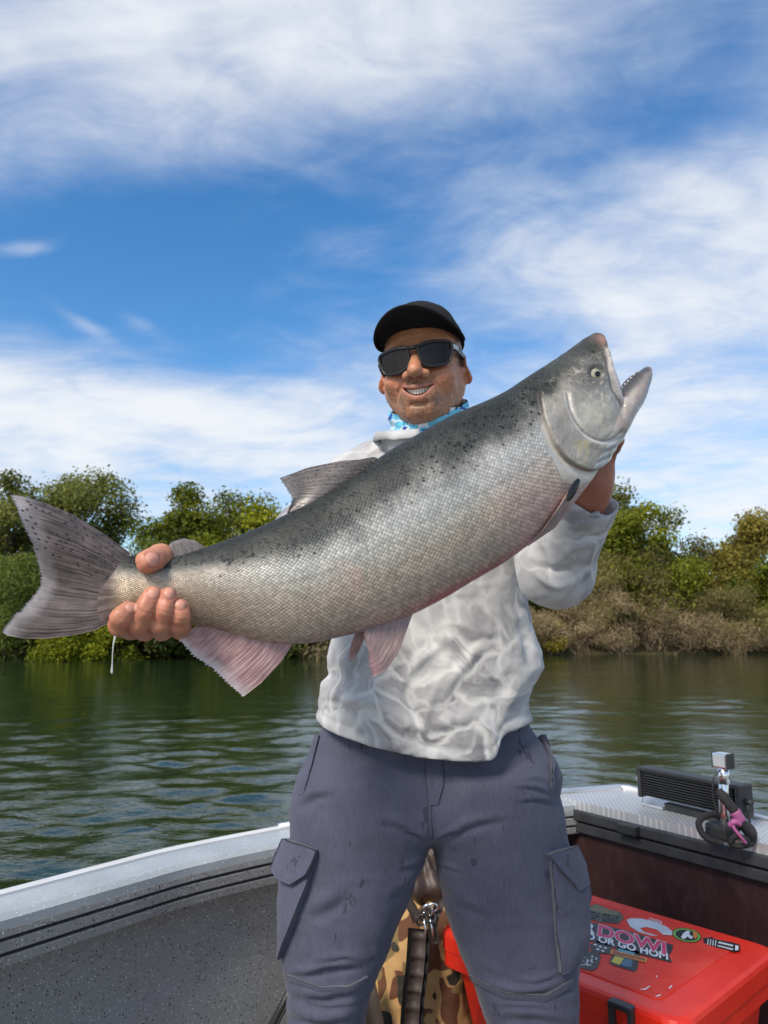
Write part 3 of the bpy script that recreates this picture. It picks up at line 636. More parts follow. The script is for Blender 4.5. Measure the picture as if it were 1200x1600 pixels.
def kbox(a0, a1, d0, d1, z0, z1, name, mat, parent, bev=.01):
    V, F = box(kp((a0+a1)/2, (d0+d1)/2, (z0+z1)/2), (a1-a0, d1-d0, z1-z0), Rk, bev); return mk(name, V, F, mat, parent, False)
def rounded(a0, a1, d0, d1, z0, z1, r, name, mat, parent, ch=.012, shr=0.0, n=6):
    """slab with rounded corners, chamfered top; shr draws the foot in"""
    pts = []
    for (ca, cd_, s0) in ((a1-r, d1-r, 0), (a0+r, d1-r, 1), (a0+r, d0+r, 2), (a1-r, d0+r, 3)):
        for x in np.linspace(0, math.pi/2, n): pts.append((ca+r*math.cos(s0*math.pi/2+x), cd_+r*math.sin(s0*math.pi/2+x)))
    P = np.array(pts); c = A((a0+a1)/2, (d0+d1)/2); rows = []
    for z, k in ((z0, shr), (z0+.004, shr-.003 if shr else 0), (z1-ch, 0), (z1-ch*.3, ch*.25), (z1, ch)):
        Q = P-np.sign(P-c)*np.minimum(k, np.abs(P-c)); rows.append(np.array([kp(x, y, z) for x, y in Q]))
    m = len(P); V = np.vstack(rows); F = grid_faces(5, m, wrap_m=True)+[tuple(range(m))[::-1], tuple(range(4*m, 5*m))]
    return mk(name, V, F, mat, parent, False)
tub = rounded(.025, CL-.025, .025, dep-.03, DZ, CZ_-.075, .05, 'tub', RED, cool, .004, .045)
lid = rounded(0, CL, 0, dep, CZ_-.045, CZ_, .045, 'lid', RED, cool, .012)
rounded(.004, CL-.004, .004, dep-.004, CZ_-.082, CZ_-.047, .042, 'lid_rim', RED, lid, .004)
pad = rounded(.10, CL-.075, .055, dep-.055, CZ_-.006, CZ_+.003, .02, 'lid_pad', PADM, lid, .003)
# lug with a hole at the corner
u = np.linspace(0, 2*math.pi, 18, endpoint=False); V = np.vstack([[kp(.045+r*math.cos(x), dep-.055+r*math.sin(x), CZ_+z) for x in u] for r, z in ((.015, .0012), (.0125, .0014), (.011, -.004))])
mk('lug_hole', V, grid_faces(3, 18, wrap_m=True)+[tuple(range(36, 54))], plain('dark_red', (.22, .006, .006), .5, 0, .2, 0), lid)
# latches
for a in (CL*.80, CL*.36):
    P = [(a-.032, dep-.008), (a+.032, dep-.008)]
    lt = [box(kp(a+s_*.021, dep+.002, CZ_-.036), (.012, .022, .066), Rk, .004) for s_ in (-1, 1)]+[box(kp(a, dep+.002, CZ_-.008), (.053, .026, .012), Rk, .004), box(kp(a, dep+.005, CZ_-.085), (.053, .02, .026), Rk, .005)]
    V, F = join(lt); mk('latch', V, F, BLACKP, cool, False)
kbox(.12, CL*.55, dep-.03, dep-.012, CZ_-.19, CZ_-.15, 'side_ledge', RED, tub, .006)
# ---- stickers lying on the lid
SZ = CZ_+.0042
def lidpt(px, py, dz=0.0): return atz(np.asarray(px, float), np.asarray(py, float), SZ+dz)
def flat(name, pts, mat, parent, dz=0.0, sm_=0):
    P = np.array(pts, float)
    if sm_: P = spline(np.vstack([P, P[:1]]), sm_)[:-1]
    V = lidpt(P[:, 0], P[:, 1], dz); V2 = V-A(0, 0, .0005); n = len(V)
    if np.cross(V[1]-V[0], V[n//2]-V[0])[2] < 0: V = V[::-1]; V2 = V2[::-1]
    return mk(name, np.vstack([V, V2]), [tuple(range(n))]+[(i, n+i, n+(i+1) % n, (i+1) % n) for i in range(n)], mat, parent, False)
def decal(name, c, rough=.45): return plain(name, c, rough, 0, .12, 0, 80)
BK = decal('sticker_black', (.010, .010, .011)); WH = decal('sticker_white', (.66, .66, .66)); PK = decal('sticker_crimson', (.62, .025, .11)); OLV = decal('sticker_olive', (.065, .07, .035)); GRN = decal('sticker_green', (.16, .42, .05)); GRY = decal('sticker_grey', (.52, .55, .57)); TEAL = decal('sticker_teal', (.05, .28, .32)); ORG = decal('sticker_orange', (.62, .20, .03)); YEL = decal('sticker_yellow', (.60, .48, .04)); BRN = decal('sticker_brown', (.16, .13, .06))
def text(name, s, p0, p1, pv, mat, parent, dz, bold=.02, wid=None):
    """lettering on the lid: baseline p0->p1 (photo points), pv = where the cap line meets above p0"""
    cu = bpy.data.curves.new('t', 'FONT'); cu.body = s; cu.offset = bold; ob = bpy.data.objects.new('t', cu); col.objects.link(ob)
    dg = bpy.context.evaluated_depsgraph_get(); me = bpy.data.meshes.new_from_object(ob.evaluated_get(dg)); bpy.data.objects.remove(ob)
    co = np.array([v.co[:] for v in me.vertices]); F = [tuple(p.vertices) for p in me.polygons]
    x0, x1 = co[:, 0].min(), co[:, 0].max(); y1 = co[:, 1].max(); a = lidpt(*p0, dz); ex = (lidpt(*p1, dz)-a); ey = lidpt(*pv, dz)-a
    V = a+((co[:, 0]-x0)/(x1-x0))[:, None]*ex+(co[:, 1]/y1)[:, None]*ey
    return mk(name, V, F, mat, parent, False)
s1_ = flat('sticker', [(880,1428),(908,1410),(918,1417),(932,1412),(950,1420),(968,1424),(975,1434),(966,1443),(940,1441),(905,1432)], OLV, lid, 0)
flat('mountain_print', [(915,1420),(932,1413),(946,1419),(964,1424),(970,1431),(930,1426)], BRN, s1_, .0006); text('lettering', 'N FISH GEAR', (905,1430), (967,1443), (908,1419), BK, s1_, .0012, .02)
s2_ = flat('sticker', [(860,1419),(913,1437.5),(985,1455.5),(1052,1476.5),(1049,1487),(1045,1492),(1050,1504),(985,1487.5),(905,1465),(855,1449)], BK, lid, 0)
text('lettering', 'R', (911,1454), (930,1459.5), (914,1439.5), WH, s2_, .0007, .05); text('outline', 'DOWI', (932.2,1461.0), (1041.8,1491.8), (935.3,1443.2), WH, s2_, .0005, .055); text('lettering', 'DOWI', (933,1460.5), (1041,1491), (936,1444), PK, s2_, .0011, .03)
text('lettering', 'RD OR GO HOM', (906,1463.5), (1044,1499.5), (908,1454.5), WH, s2_, .0007, .035)
s3_ = flat('sticker', [(979,1437),(986,1434.5),(1004,1435.5),(1024,1440),(1042,1448),(1051,1455.5),(1050,1461),(1036,1460),(1026,1452),(1010,1448),(1000,1450),(1006,1456),(1028,1462),(1018,1461.5),(998,1456),(984,1447)], GRY, lid, 0)
text('lettering', 'COSTA', (1013,1438), (1034,1443.5), (1015,1434), WH, s3_, .0007, .02)
def ell_pts(cx, cy, ax, ay, n=28): return [(cx+ax[0]*math.cos(x)+ay[0]*math.sin(x), cy+ax[1]*math.cos(x)+ay[1]*math.sin(x)) for x in np.linspace(0, 2*math.pi, n, endpoint=False)]
s4_ = flat('sticker', ell_pts(1073, 1461, (22, 6), (6, -9.5)), BK, lid, 0); flat('ring', ell_pts(1073, 1461, (20.5, 5.5), (5.6, -8.8)), GRN, s4_, .0005); flat('ring', ell_pts(1073, 1461, (17, 4.6), (4.6, -7.2)), BK, s4_, .001)
flat('figure', [(1064,1464),(1068,1458),(1073,1454),(1078,1455),(1077,1460),(1083,1464),(1080,1467),(1074,1463),(1071,1466),(1067,1467)], WH, s4_, .0015)
flat('figure', [(1083,1455),(1088,1457),(1090,1463),(1086,1467),(1083,1462)], ORG, s4_, .0015)
s5_ = flat('sticker', [(1098,1466),(1112,1464),(1116,1467),(1147,1473),(1156,1476),(1156,1485),(1148,1487),(1120,1480),(1108,1476),(1100,1473)], BK, lid, 0)
for k_ in range(4):
    a_ = 1106+k_*4; flat('stripe', [(a_, 1466.5+k_*.8), (a_+1.4, 1467+k_*.8), (a_+.4, 1476+k_*.8), (a_-1, 1475.5+k_*.8)], WH, s5_, .0007)
flat('stripe', [(1123,1471),(1146,1476.5),(1145,1478.5),(1122,1473)], WH, s5_, .0007); flat('stripe', [(1121,1476.5),(1146,1482.5),(1145,1484),(1121,1478)], WH, s5_, .0007); flat('stripe', [(1149,1476.5),(1154,1478),(1153.5,1484),(1148.5,1484.5)], WH, s5_, .0007)
s6_ = flat('sticker', [(967,1478),(1000,1487),(998,1503),(995,1515),(991,1518),(955,1507),(952,1503),(958,1487)], BK, lid, .0)
flat('panel', [(966,1481.5),(992,1488.5),(989,1499),(962,1493)], TEAL, s6_, .0006); flat('panel', [(961,1493.5),(975,1497),(968,1507.5),(955,1502.5)], YEL, s6_, .0006); flat('panel', [(976,1497),(988.5,1500),(986,1512),(969,1507.5)], decal('sticker_blue', (.04, .13, .20)), s6_, .0008)
flat('banner', [(955,1483.5),(1011,1497),(1010,1504),(953,1490)], ORG, s6_, .001); text('lettering', 'COUNTDOWN', (957,1489.5), (1007,1501.5), (958,1485.5), BK, s6_, .0016, .02)
s7_ = flat('sticker', [(922,1476),(935,1470),(950,1474),(957,1482),(952,1490),(936,1489),(924,1484)], BK, lid, .0, 40)
for (x, y) in ((930,1476),(938,1479),(946,1481),(934,1483),(942,1485.5)): flat('mark', [(x-3, y-.4), (x, y-1.7), (x+3.2, y+.6), (x, y+1.6)], WH, s7_, .0007)
s8_ = flat('sticker', [(904,1499),(912,1487),(924,1486),(938,1492),(935,1508),(926,1516),(908,1512),(900,1506)], BK, lid, .0, 40)
r8 = np.random.default_rng(8)
for k_ in range(34):
    x, y = r8.normal(919, 8.5), r8.normal(1501, 5.5)
    if ((x-919)/16)**2+((y-1501)/12)**2 > .8: continue
    a_ = r8.uniform(0, 6.3); flat('mark', [(x+2.6*math.cos(a_+b_)*r8.uniform(.4, 1), y+1.7*math.sin(a_+b_)*r8.uniform(.4, 1)) for b_ in (0, 1.6, 3.1, 4.7)], WH, s8_, .0007)
for pts in ([(1000,1545.5),(1008,1544.5),(1015,1540),(1016,1541),(1008,1546.5)], [(1024,1556),(1032,1553.5),(1033,1555),(1025,1557.5)], [(1045,1543),(1050,1538.5),(1050,1541),(1046,1545)], [(1025.5,1524),(1027,1524),(1027,1527),(1025.5,1527)]): flat('scratch', pts, WH, lid, 0)
# ------------------------------------------------------------------ camouflage pack on the floor
BY = 2.12
t = Mt('duck_camouflage'); o = t.obj(); wv_ = t.mapv(o, (1, 1, .72))
na = t.noise(wv_, 17, 1.5, .4, .4); nb = t.noise(t.mapv(wv_, loc=(5, 3, 8)), 16, 1.5, .4, .4); nc = t.noise(t.mapv(wv_, loc=(9, 1, 2)), 17, 1.5, .4, .4)
c_ = t.mix(t.ramp(na, [(.565, 0), (.575, 1)]), (.44, .27, .115, 1), (.125, .055, .030, 1)); c_ = t.mix(t.ramp(nb, [(.585, 0), (.595, 1)]), c_, (.20, .14, .06, 1)); c_ = t.mix(t.ramp(nc, [(.60, 0), (.61, 1)]), c_, (.035, .034, .028, 1))
t.set(base=c_, rough=.8, spec=.25, normal=t.bump(t.noise(o, 500, 2), .2, .001)); CAMO = t.m
bc_ = at(652., 1520., BY); bcx = bc_[0]; bag = empty('backpack', (bcx, BY, DZ)); tag(bag, 'duck camouflage backpack with dark straps standing behind the man', 'backpack')
def f_bag(p):
    x = p[:, 0]-bcx; y = p[:, 1]-BY-.02; z = p[:, 2]-DZ
    hw = np.interp(z, [0, .1, .3, .42, .5], [.145, .15, .135, .105, .07]); hd = np.interp(z, [0, .3, .45], [.12, .115, .08])
    k = ((np.abs(x)/hw)**3+(np.abs(y)/hd)**3)**(1/3); d = (k-1)*np.minimum(hw, hd)*.85
    return smax(d, np.abs(z-.215)-.20, .05)
V, F = sdf_mesh(f_bag, (bcx-.2, BY-.2, DZ-.01), (bcx+.2, BY+.2, DZ+.5), .006); nV = vnormals(V, F); V = V+nV*(.006*fbm(V*14, 3, 3))[:, None]
mk('body', V, F, CAMO, bag)
LEA = plain('brown_leather', (.040, .024, .018), .5, 0, .4, .35, 25)
tp = A(bcx+.015, BY+.0, DZ+.43); f_top = lambda p: smin(s_ell(p, tp, (.085, .08, .05)), s_cap(p, tp+A(.01, 0, .02), tp+A(.02, 0, .06), .055, .03), .03)
V, F = sdf_mesh(f_top, tp-A(.14, .14, .1), tp+A(.14, .14, .2), .005); nV = vnormals(V, F); ang_ = np.arctan2(V[:, 1]-tp[1], V[:, 0]-tp[0]); V = V+nV*(.006*np.sin(ang_*9+18*V[:, 2])+.004*fbm(V*30, 2, 4))[:, None]
mk('roll_top', V, F, LEA, bag)
STR = plain('brown_webbing', (.050, .036, .030), .6, 0, .3, .5, 90)
def on_bag(px, py, off): 
    p = at(float(px), float(py), BY-.135); return p+A(0, -off, 0)
def strap(pts, wpx, mat, parent, name='strap', th=.006, rip=0.0):
    P = spline(pts, 40); T = unit(np.gradient(P, axis=0)); S_ = unit(np.cross(T, A(0, -1, .15))); Nn = np.cross(S_, T); ww_ = wpx*BY/FPX/2
    z = rip*np.maximum(0, np.sin(np.linspace(0, 6*2*math.pi, 40)))[:, None]
    Pf = np.stack([P-S_*ww_+Nn*(th+z), P+S_*ww_+Nn*(th+z)], 1); Pb = np.stack([P-S_*ww_, P+S_*ww_], 1)
    if Nn[0][1] > 0: Pf, Pb = np.stack([P-S_*ww_-Nn*(th+z), P+S_*ww_-Nn*(th+z)], 1), Pb
    V, F = sheet(Pf, Pb); return mk(name, V, F, mat, parent, True)
st = strap([on_bag(655,1455,.0), on_bag(651,1510,.012), on_bag(645,1560,.014), on_bag(641,1625,.012)], 19, STR, bag, 'strap', .004, .008)
strap([on_bag(655,1452,.004)+A(0, .008, 0), on_bag(651,1510,.008), on_bag(645,1560,.010), on_bag(641,1625,.008)], 30, GROOVE, st, 'strap_backing', .003)
strap([on_bag(632,1400,.0), on_bag(645,1420,.004), on_bag(652,1438,.006)], 13, STR, bag); strap([on_bag(572,1530,.0), on_bag(582,1570,.008), on_bag(590,1620,.006)], 22, STR, bag)
strap([on_bag(690,1405,.0), on_bag(676,1440,.01), on_bag(680,1470,.01)], 12, STR, bag)
for k_, (x, y, r) in enumerate(((664,1424,.013), (671,1428,.012), (660,1432,.014), (668,1418,.011), (674,1414,.012))):
    c = on_bag(x, y, .02); u = np.linspace(0, 2*math.pi, 17); ax = unit(A(math.cos(k_*1.3), .5*math.sin(k_*2.1), math.sin(k_*1.1))); bx = unit(np.cross(ax, A(.2, 1, .1)))
    V, F = tube(c+r*(np.cos(u)[:, None]*ax+np.sin(u)[:, None]*bx*1.25), .0028, 7); mk('carabiner', V, F, CHR if k_ > 2 else BLACKP, bag)
for x0, x1 in ((662, 664), (671, 676)):
    V, F = tube(np.array([on_bag(x0,1430,.024), on_bag((x0+x1)/2+1,1448,.026), on_bag(x1,1462,.02)]), .0026, 6); mk('clip_pin', V, F, CHR, bag)
# ------------------------------------------------------------------ rod leaning by the gunwale
P0 = atz(405., 1640., DZ+.01); P1 = at(470., 1515., P0[1]+.02)
rod = empty('rod_handle', P0); tag(rod, 'black rod handle leaning behind the trouser leg', 'rod')
V, F = tube(np.stack([P0, (P0+P1)/2, P1]), [.011, .010, .009], 10); mk('grip', V, F, BLACKP, rod)
V, F = tube(np.stack([P0+A(.012, -.01, 0), P1+A(.012, -.01, 0)]), .004, 8); mk('shaft', V, F, BLACKP, rod)
# ------------------------------------------------------------------ the salmon
FA = at(190., 920., 0.80); FB = at(900., 640., 0.97)
fe1 = unit(FB-FA); vd = unit(rays(540., 800.)); fn = unit(vd-fe1*np.dot(vd, fe1)); fe2 = np.cross(fe1, fn)*-1   # fn away from camera
def fp(px, py, off=0.0): return atplane(px, py, FA, fn)-fn*np.asarray(off)[..., None]
def fq(p):
    """world point -> photo coordinates of its foot on the fish's middle plane"""
    d = (p-FA)@fn; return proj(p-d[:, None]*fn)
ST = [ # top, bottom, half thickness
 ((166,842),(140,987),.0022),((180,853),(154,980),.0055),((196,862),(172,972),.0090),((214,870),(196,968),.0130),((232,875),(224,966),.016),((262,873),(262,971),.019),((321,855),(330,981),.025),((390,830),(402,1002),.033),((450,802),(470,1006),.041),((509,772),(550,991),.049),
 ((560,738),(618,971),.055),((610,703),(683,940),.058),((660,674),(735,909),.059),((705,649),(787,878),.058),((755,628),(840,838),.055),((790,611),(880,801),.052),((822,590),(916,757),.050),((850,572),(944,722),.048),
 ((872,558),(960,688),.046),((888,547),(962,655),.041),((902,537),(956,627),.035),((915,528),(946,600),.029),((926,521.5),(941,573),.023),((934,523),(938,552),.017),((938.5,529),(939,542),.009)]
JW = [((905,640),(935,730),.040),((938,634),(962,692),.040),((956,620),(983,656),.034),((973,603),(998,634),.027),((986,588),(1008,611),.020),((1000,579),(1014,595),.014),((1010,573),(1015,583),.008)]
def loft(st, nst, nr):
    T = spline([s[0] for s in st], nst); B = spline([s[1] for s in st], nst); th = np.interp(np.linspace(0, len(st)-1, nst), range(len(st)), [s[2] for s in st])
    a = np.linspace(0, 2*math.pi, nr, endpoint=False); c = (T+B)/2; r = (T-B)/2
    q = c[:, None]+r[:, None]*np.cos(a)[None, :, None]
    sl = np.sign(np.sin(a))*np.abs(np.sin(a))**0.92
    V = fp(q[..., 0], q[..., 1], th[:, None]*sl[None])
    F = grid_faces(nst, nr, wrap_m=True)+[tuple(range(nr))[::-1], tuple(range((nst-1)*nr, nst*nr))]
    return V.reshape(-1, 3), F
Vl, Fl = join([loft(ST, 120, 48), loft(JW, 40, 32)])
tmp = bpy.data.objects.new('tmp', mesh_np('tmp', Vl, Fl)); col.objects.link(tmp)
rm = tmp.modifiers.new('r', 'REMESH'); rm.mode = 'VOXEL'; rm.voxel_size = 0.00125
sm = tmp.modifiers.new('s', 'SMOOTH'); sm.factor = 0.5; sm.iterations = 6
dg = bpy.context.evaluated_depsgraph_get(); em = bpy.data.meshes.new_from_object(tmp.evaluated_get(dg))
FV = np.empty(len(em.vertices)*3, np.float32); em.vertices.foreach_get('co', FV); FV = FV.reshape(-1, 3).astype(float)
FF = np.empty(len(em.loops), np.int32); em.loops.foreach_get('vertex_index', FF); FF = FF.reshape(-1, 4)
bpy.data.objects.remove(tmp)
FN = vnormals(FV, FF)
if np.mean(np.einsum('ij,ij->i', FN, FV-FV.mean(0))) < 0: FN = -FN
q = fq(FV); side = np.sign((FV-FA)@fn)       # -1 towards the camera
# lengthwise / girth coordinates as smooth polynomials of the flank position
ns = 60; Tt = spline([s[0] for s in ST[:19]], ns); Bb = spline([s[1] for s in ST[:19]], ns); ww = np.linspace(0, 1, 21)
G = Tt[:, None]*(1-ww)[None, :, None]+Bb[:, None]*ww[None, :, None]
mid = (Tt+Bb)/2; arc = np.r_[0, np.cumsum(np.linalg.norm(np.diff(mid, axis=0), axis=1))]/868.0
Sg = np.repeat(arc[:, None], 21, 1); Wg = np.repeat(ww[None], ns, 0)
def basis(q):
    x = (q[..., 0]-550)/400; y = (q[..., 1]-800)/250
    return np.stack([x**i*y**j for i in range(7) for j in range(7-i)], -1)
Bm = basis(G.reshape(-1, 2)); cs = np.linalg.lstsq(Bm, Sg.ravel(), rcond=None)[0]; cw = np.linalg.lstsq(Bm, Wg.ravel(), rcond=None)[0]
qc = np.c_[np.clip(q[:, 0], 142, 960), np.clip(q[:, 1], 540, 1010)]
S = basis(qc)@cs; W = np.clip(basis(qc)@cw, -0.1, 1.1)
# --- head relief
OPER = spline([(822,622),(820,641),(822,669),(832,701),(851,725),(873,737),(897,741),(919,737),(938,726)], 60)
PREO = spline([(857,630),(860,656),(871,678),(888,692),(908,698),(927,695),(945,684)], 40)
MAXG = spline([(925,572),(924,590),(926,613),(934,630),(948,642)], 30)
HEADP = np.vstack([OPER, [(973,680),(1016,580),(1000,540),(940,515),(880,540),(845,574)]])
inhead = in_poly(q, HEADP)
dO, _ = seg_dist(q, OPER); dP, tP = seg_dist(q, PREO); dM, _ = seg_dist(q, MAXG)
disp = np.zeros(len(q))
sO = np.where(inhead, dO, -dO); kO = sstep(-3.5, 2.5, sO); disp += kO*0.0026*np.exp(-(dO/26)**2)-(1-kO)*0.0036*np.exp(-(dO/9)**2)
disp -= 0.0016*np.exp(-(dP/3.0)**2); disp += 0.0010*np.exp(-((dP-8)/7)**2)*inhead
disp -= 0.0022*np.exp(-(dM/3.0)**2)
dmx, tmx = seg_dist(q, [(933,562),(935,590),(941,612),(951,632)]); disp += 0.0030*np.exp(-(dmx/8.5)**4)
EYE = A(905, 597); dE = np.linalg.norm(q-EYE, axis=1)
disp += -0.0040*np.exp(-(dE/9.5)**4)+0.0012*np.exp(-((dE-15)/4)**2)
dNo = np.linalg.norm(q-A(909, 560), axis=1); disp -= 0.0022*np.exp(-(dNo/3.5)**2)
# gill membrane rays under the cover
mem = in_poly(q, [(925,697),(950,685),(972,676),(972,690),(940,726),(915,738),(900,738)])
disp += mem*0.00035*np.sin((q@A(0.35, 0.94))/1.7)
# lateral line, mouth-gape crease
dcor, _ = seg_dist(q, [(958,622),(950,640),(946,660)]); disp -= 0.0012*np.exp(-(dcor/3)**2)
disp += 0.0007*fbm(FV*70, 3, 5)*inhead
FV = FV+FN*disp[:, None]
# --- colour of the skin
cl = lambda *c: np.array(c, float)
def mixc(a, b, t): return a*(1-t)[:, None]+b*t[:, None]
n1 = fbm(FV*22, 4, 3); n2 = fbm(FV*90, 3, 9)
Wn = W+0.05*n1
C = np.tile(cl(.024, .028, .027), (len(q), 1))
C = mixc(C, cl(.056, .060, .055), sstep(.05, .20, Wn))
C = mixc(C, cl(.52, .495, .44), sstep(.18, .40, Wn))
C = mixc(C, cl(.47, .40, .315), sstep(.44, .66, Wn))
C = mixc(C, cl(.43, .35, .275), sstep(.62, .84, Wn))
pk = sstep(.80, 1.0, Wn+.03*n2)*sstep(.2, .5, S); C = mixc(C, cl(.48, .31, .28), pk*.6)
red = np.exp(-((W-.985)/.05)**2)*sstep(.50, .60, S)*(1-sstep(.82, .92, S)); C = mixc(C, cl(.44, .11, .13), red*.85)
rose = np.exp(-(((q[:, 0]-815)/70)**2+((q[:, 1]-800)/55)**2)); C = mixc(C, cl(.55, .32, .33), rose*.45)
pt = np.exp(-(((q[:, 0]-570)/60)**2+((q[:, 1]-905)/40)**2))*sstep(-.1, .4, n1); C = mixc(C, cl(.50, .33, .29), pt*.5)
tl = 1-sstep(.10, .36, S); C = mixc(C, C*cl(.74, .60, .47), tl*sstep(.15, .4, W)*.9)
lat = np.exp(-((W-.50-.02*np.sin(S*9))/.010)**2); C = mixc(C, C*.80, lat*.7*(S < .86))
C *= (1+.10*n1+.06*n2)[:, None]
# head colours
hd = sstep(-3, 3, np.where(inhead, dO, -dO)); hx = q[:, 0]; hy = q[:, 1]
H = np.tile(cl(.40, .37, .325), (len(q), 1)); n4 = fbm(FV*150, 3, 33); n5 = fbm(FV*38, 3, 35)
dtop, _ = seg_dist(q, spline([(790,611),(850,572),(902,537),(936,522)], 40))
H = mixc(H, cl(.028, .033, .030), 1-sstep(18, 66, dtop+12*n5))
H = mixc(H, cl(.105, .108, .105), np.exp(-(np.linalg.norm((q-A(893, 604))/A(32, 34), axis=1))**2)*.9)
gold = np.exp(-(((hx-880)/16)**2+((hy-712)/20)**2)); H = mixc(H, cl(.52, .42, .20), gold*sstep(-.3, .5, n2)*.8)
gold2 = np.exp(-(((hx-892)/30)**2+((hy-665)/18)**2)); H = mixc(H, cl(.56, .52, .42), gold2*.7)
H = mixc(H, cl(.30, .28, .27), np.exp(-(((hx-850)/16)**2+((hy-690)/26)**2))*.6)
lines = np.exp(-(np.abs(fbm(FV*48+3, 3, 21))/.045)**2); H = mixc(H, cl(.72, .68, .56), lines*.5*sstep(12, 40, dtop)*sstep(-.5, .3, n5)); l2 = np.exp(-(np.abs(fbm(FV*95+9, 2, 23))/.05)**2); H = mixc(H, cl(.60, .56, .44), l2*.35*sstep(10, 35, dtop)); H = mixc(H, cl(.13, .12, .105), sstep(.25, .8, n4)*.18)
H = mixc(H, cl(.74, .70, .64), np.exp(-((dP-3.0)/2.6)**2)*.8)
H = mixc(H, cl(.16, .13, .12), np.exp(-(dP/1.6)**2)*.65); H = mixc(H, cl(.27, .245, .22), np.exp(-(((hx-846)/15)**2+((hy-680)/34)**2))*.65)
H = mixc(H, cl(.56, .49, .45), np.exp(-(dmx/8.5)**4)); H = mixc(H, cl(.10, .09, .09), np.exp(-(dM/1.8)**2)*.9)
H = mixc(H, cl(.62, .63, .62), mem*.8); H = mixc(H, cl(.28, .28, .29), mem*.8*(np.sin((q@A(.35, .94))/1.7) < -.2))
tip = np.exp(-(np.linalg.norm((q-A(931, 539))/A(12, 12), axis=1))**2); H = mixc(H, cl(.36, .22, .17), tip*.8)
dj, tj = seg_dist(q, [(950,672),(975,645),(1000,605),(1013,580)]); H = mixc(H, cl(.33, .27, .245), np.exp(-(dj/16)**4)*.9)
dk, tk = seg_dist(q, [(957,619),(975,602),(990,584),(1001,578)]); H = mixc(H, cl(.045, .045, .055), np.exp(-(dk/9.0)**4)*.95*(hx > 955))
H = mixc(H, cl(.05, .05, .05), np.exp(-((dE-12)/3.5)**2)*.55); H = mixc(H, cl(.03, .03, .03), np.exp(-(dNo/3.5)**2)*.9)
H *= (1+.12*n1+.07*n2)[:, None]
C = mixc(C, H, hd*inhead)
thr = in_poly(q, [(822,669),(832,701),(851,725),(873,737),(897,741),(919,737),(938,726),(973,680),(975,690),(933,745),(880,765),(850,760),(826,720),(815,680)])
C = mixc(C, cl(.60, .56, .50), (thr & ~inhead)*sstep(0, 5, dO)*.75)
C = mixc(C, cl(.045, .035, .035), np.where(~inhead, np.exp(-(dO/3.6)**2), np.exp(-(dO/1.6)**2)*.6)*(.55+.4*sstep(.78, 1., W)))  # shade in the crease behind the gill cover, painted into the skin
# --- black spots along the back
rng = np.random.default_rng(4); spot = np.zeros(len(q))
sel = np.where(side < 0)[0]; Qs = q[sel]
for i in range(460):
    s_ = rng.uniform(.05, .90); w_ = rng.beta(1.6, 3.0)*.40+.03
    if s_ < .2 and w_ > .2: continue
    d2 = (S[sel]-s_)**2+((W[sel]-w_)*.28)**2; c0 = Qs[np.argmin(d2)]
    r = rng.uniform(1.1, 2.5); ang = rng.uniform(0, math.pi); e = rng.uniform(.45, 1)
    dq = q-c0; m = np.where((np.abs(dq[:, 0]) < 9) & (np.abs(dq[:, 1]) < 9))[0]; dv = dq[m]
    u = dv[:, 0]*math.cos(ang)+dv[:, 1]*math.sin(ang); v = (-dv[:, 0]*math.sin(ang)+dv[:, 1]*math.cos(ang))/e
    k = np.clip(1.5-np.sqrt(u*u+v*v)/r+.25*n2[m], 0, 1); kk = k*.95*(~inhead[m] | (dtop[m] < 30)); C[m] = mixc(C[m], cl(.008, .009, .010), kk); spot[m] = np.maximum(spot[m], kk)
tb = sstep(196, 160, q[:, 0]+8*n1+.12*(q[:, 1]-920)); C = mixc(C, cl(.15, .115, .11)*1.0, tb*.9); C *= (1-.55*tb*sstep(-.1, .5, fbm(np.c_[np.arctan2(q[:, 1]-918, q[:, 0]-330)*40, q[:, 0]*.01, 0*S], 2, 77)))[:, None]; C = np.clip(C, 0.004, .9)
noscale = np.maximum(np.where(inhead, 1., sstep(11, 7, dO)), thr*.9); noscale = np.maximum(noscale, sstep(188, 160, q[:, 0]+8*n1))
shine = np.clip(sstep(.12, .4, W)*(1-.45*sstep(.7, 1, W)), 0, 1)*sstep(4, 12, np.where(inhead, 0, dO))+.55*inhead*sstep(30, 70, dtop); shine *= sstep(150, 200, q[:, 0])*(1-spot)
suv = np.stack([S*225, W*66, np.zeros(len(S))], 1)
t = Mt('salmon_skin'); v = t.attr('suv', 'Vector'); base = t.attr('Col')
vr = t.mapv(v, (0.5, 0.5, 1), (0, 0, math.radians(45)))
# diamond lattice of overlapping scales
dist = t.voro(vr, 1.414, rand=0.22, dim='2D'); cell = t.voro(vr, 1.414, rand=0.22, out='Color', dim='2D')
sepc = t.n('ShaderNodeSeparateColor'); t.l(cell, sepc.inputs[0])
on = t.math('SUBTRACT', 1.0, t.attr('noscale', 'Fac'), clamp=True)
edge = t.ramp(dist, [(0.28, 1.0), (0.62, 0.30)])
tone = t.math('MULTIPLY', t.math('ADD', 0.80, t.math('MULTIPLY', sepc.outputs[0], 0.42)), t.ramp(dist, [(0.25, 1.08), (0.6, 0.72)]))
bc = t.mix(on, base, t.mix(1.0, base, tone, 'MULTIPLY'))
h = t.math('MULTIPLY', t.math('MULTIPLY', edge, on), t.math('ADD', .25, t.math('MULTIPLY', t.attr('shine', 'Fac'), .75))); fine = t.noise(t.obj(), 400, 3)
nb = t.bump(h, 0.42, 0.0012); nb = t.bump(t.math('MULTIPLY', t.noise(t.obj(), 130, 4, .6), t.attr('noscale', 'Fac')), .22, .003, nb); nb = t.bump(fine, 0.10, 0.001, nb)
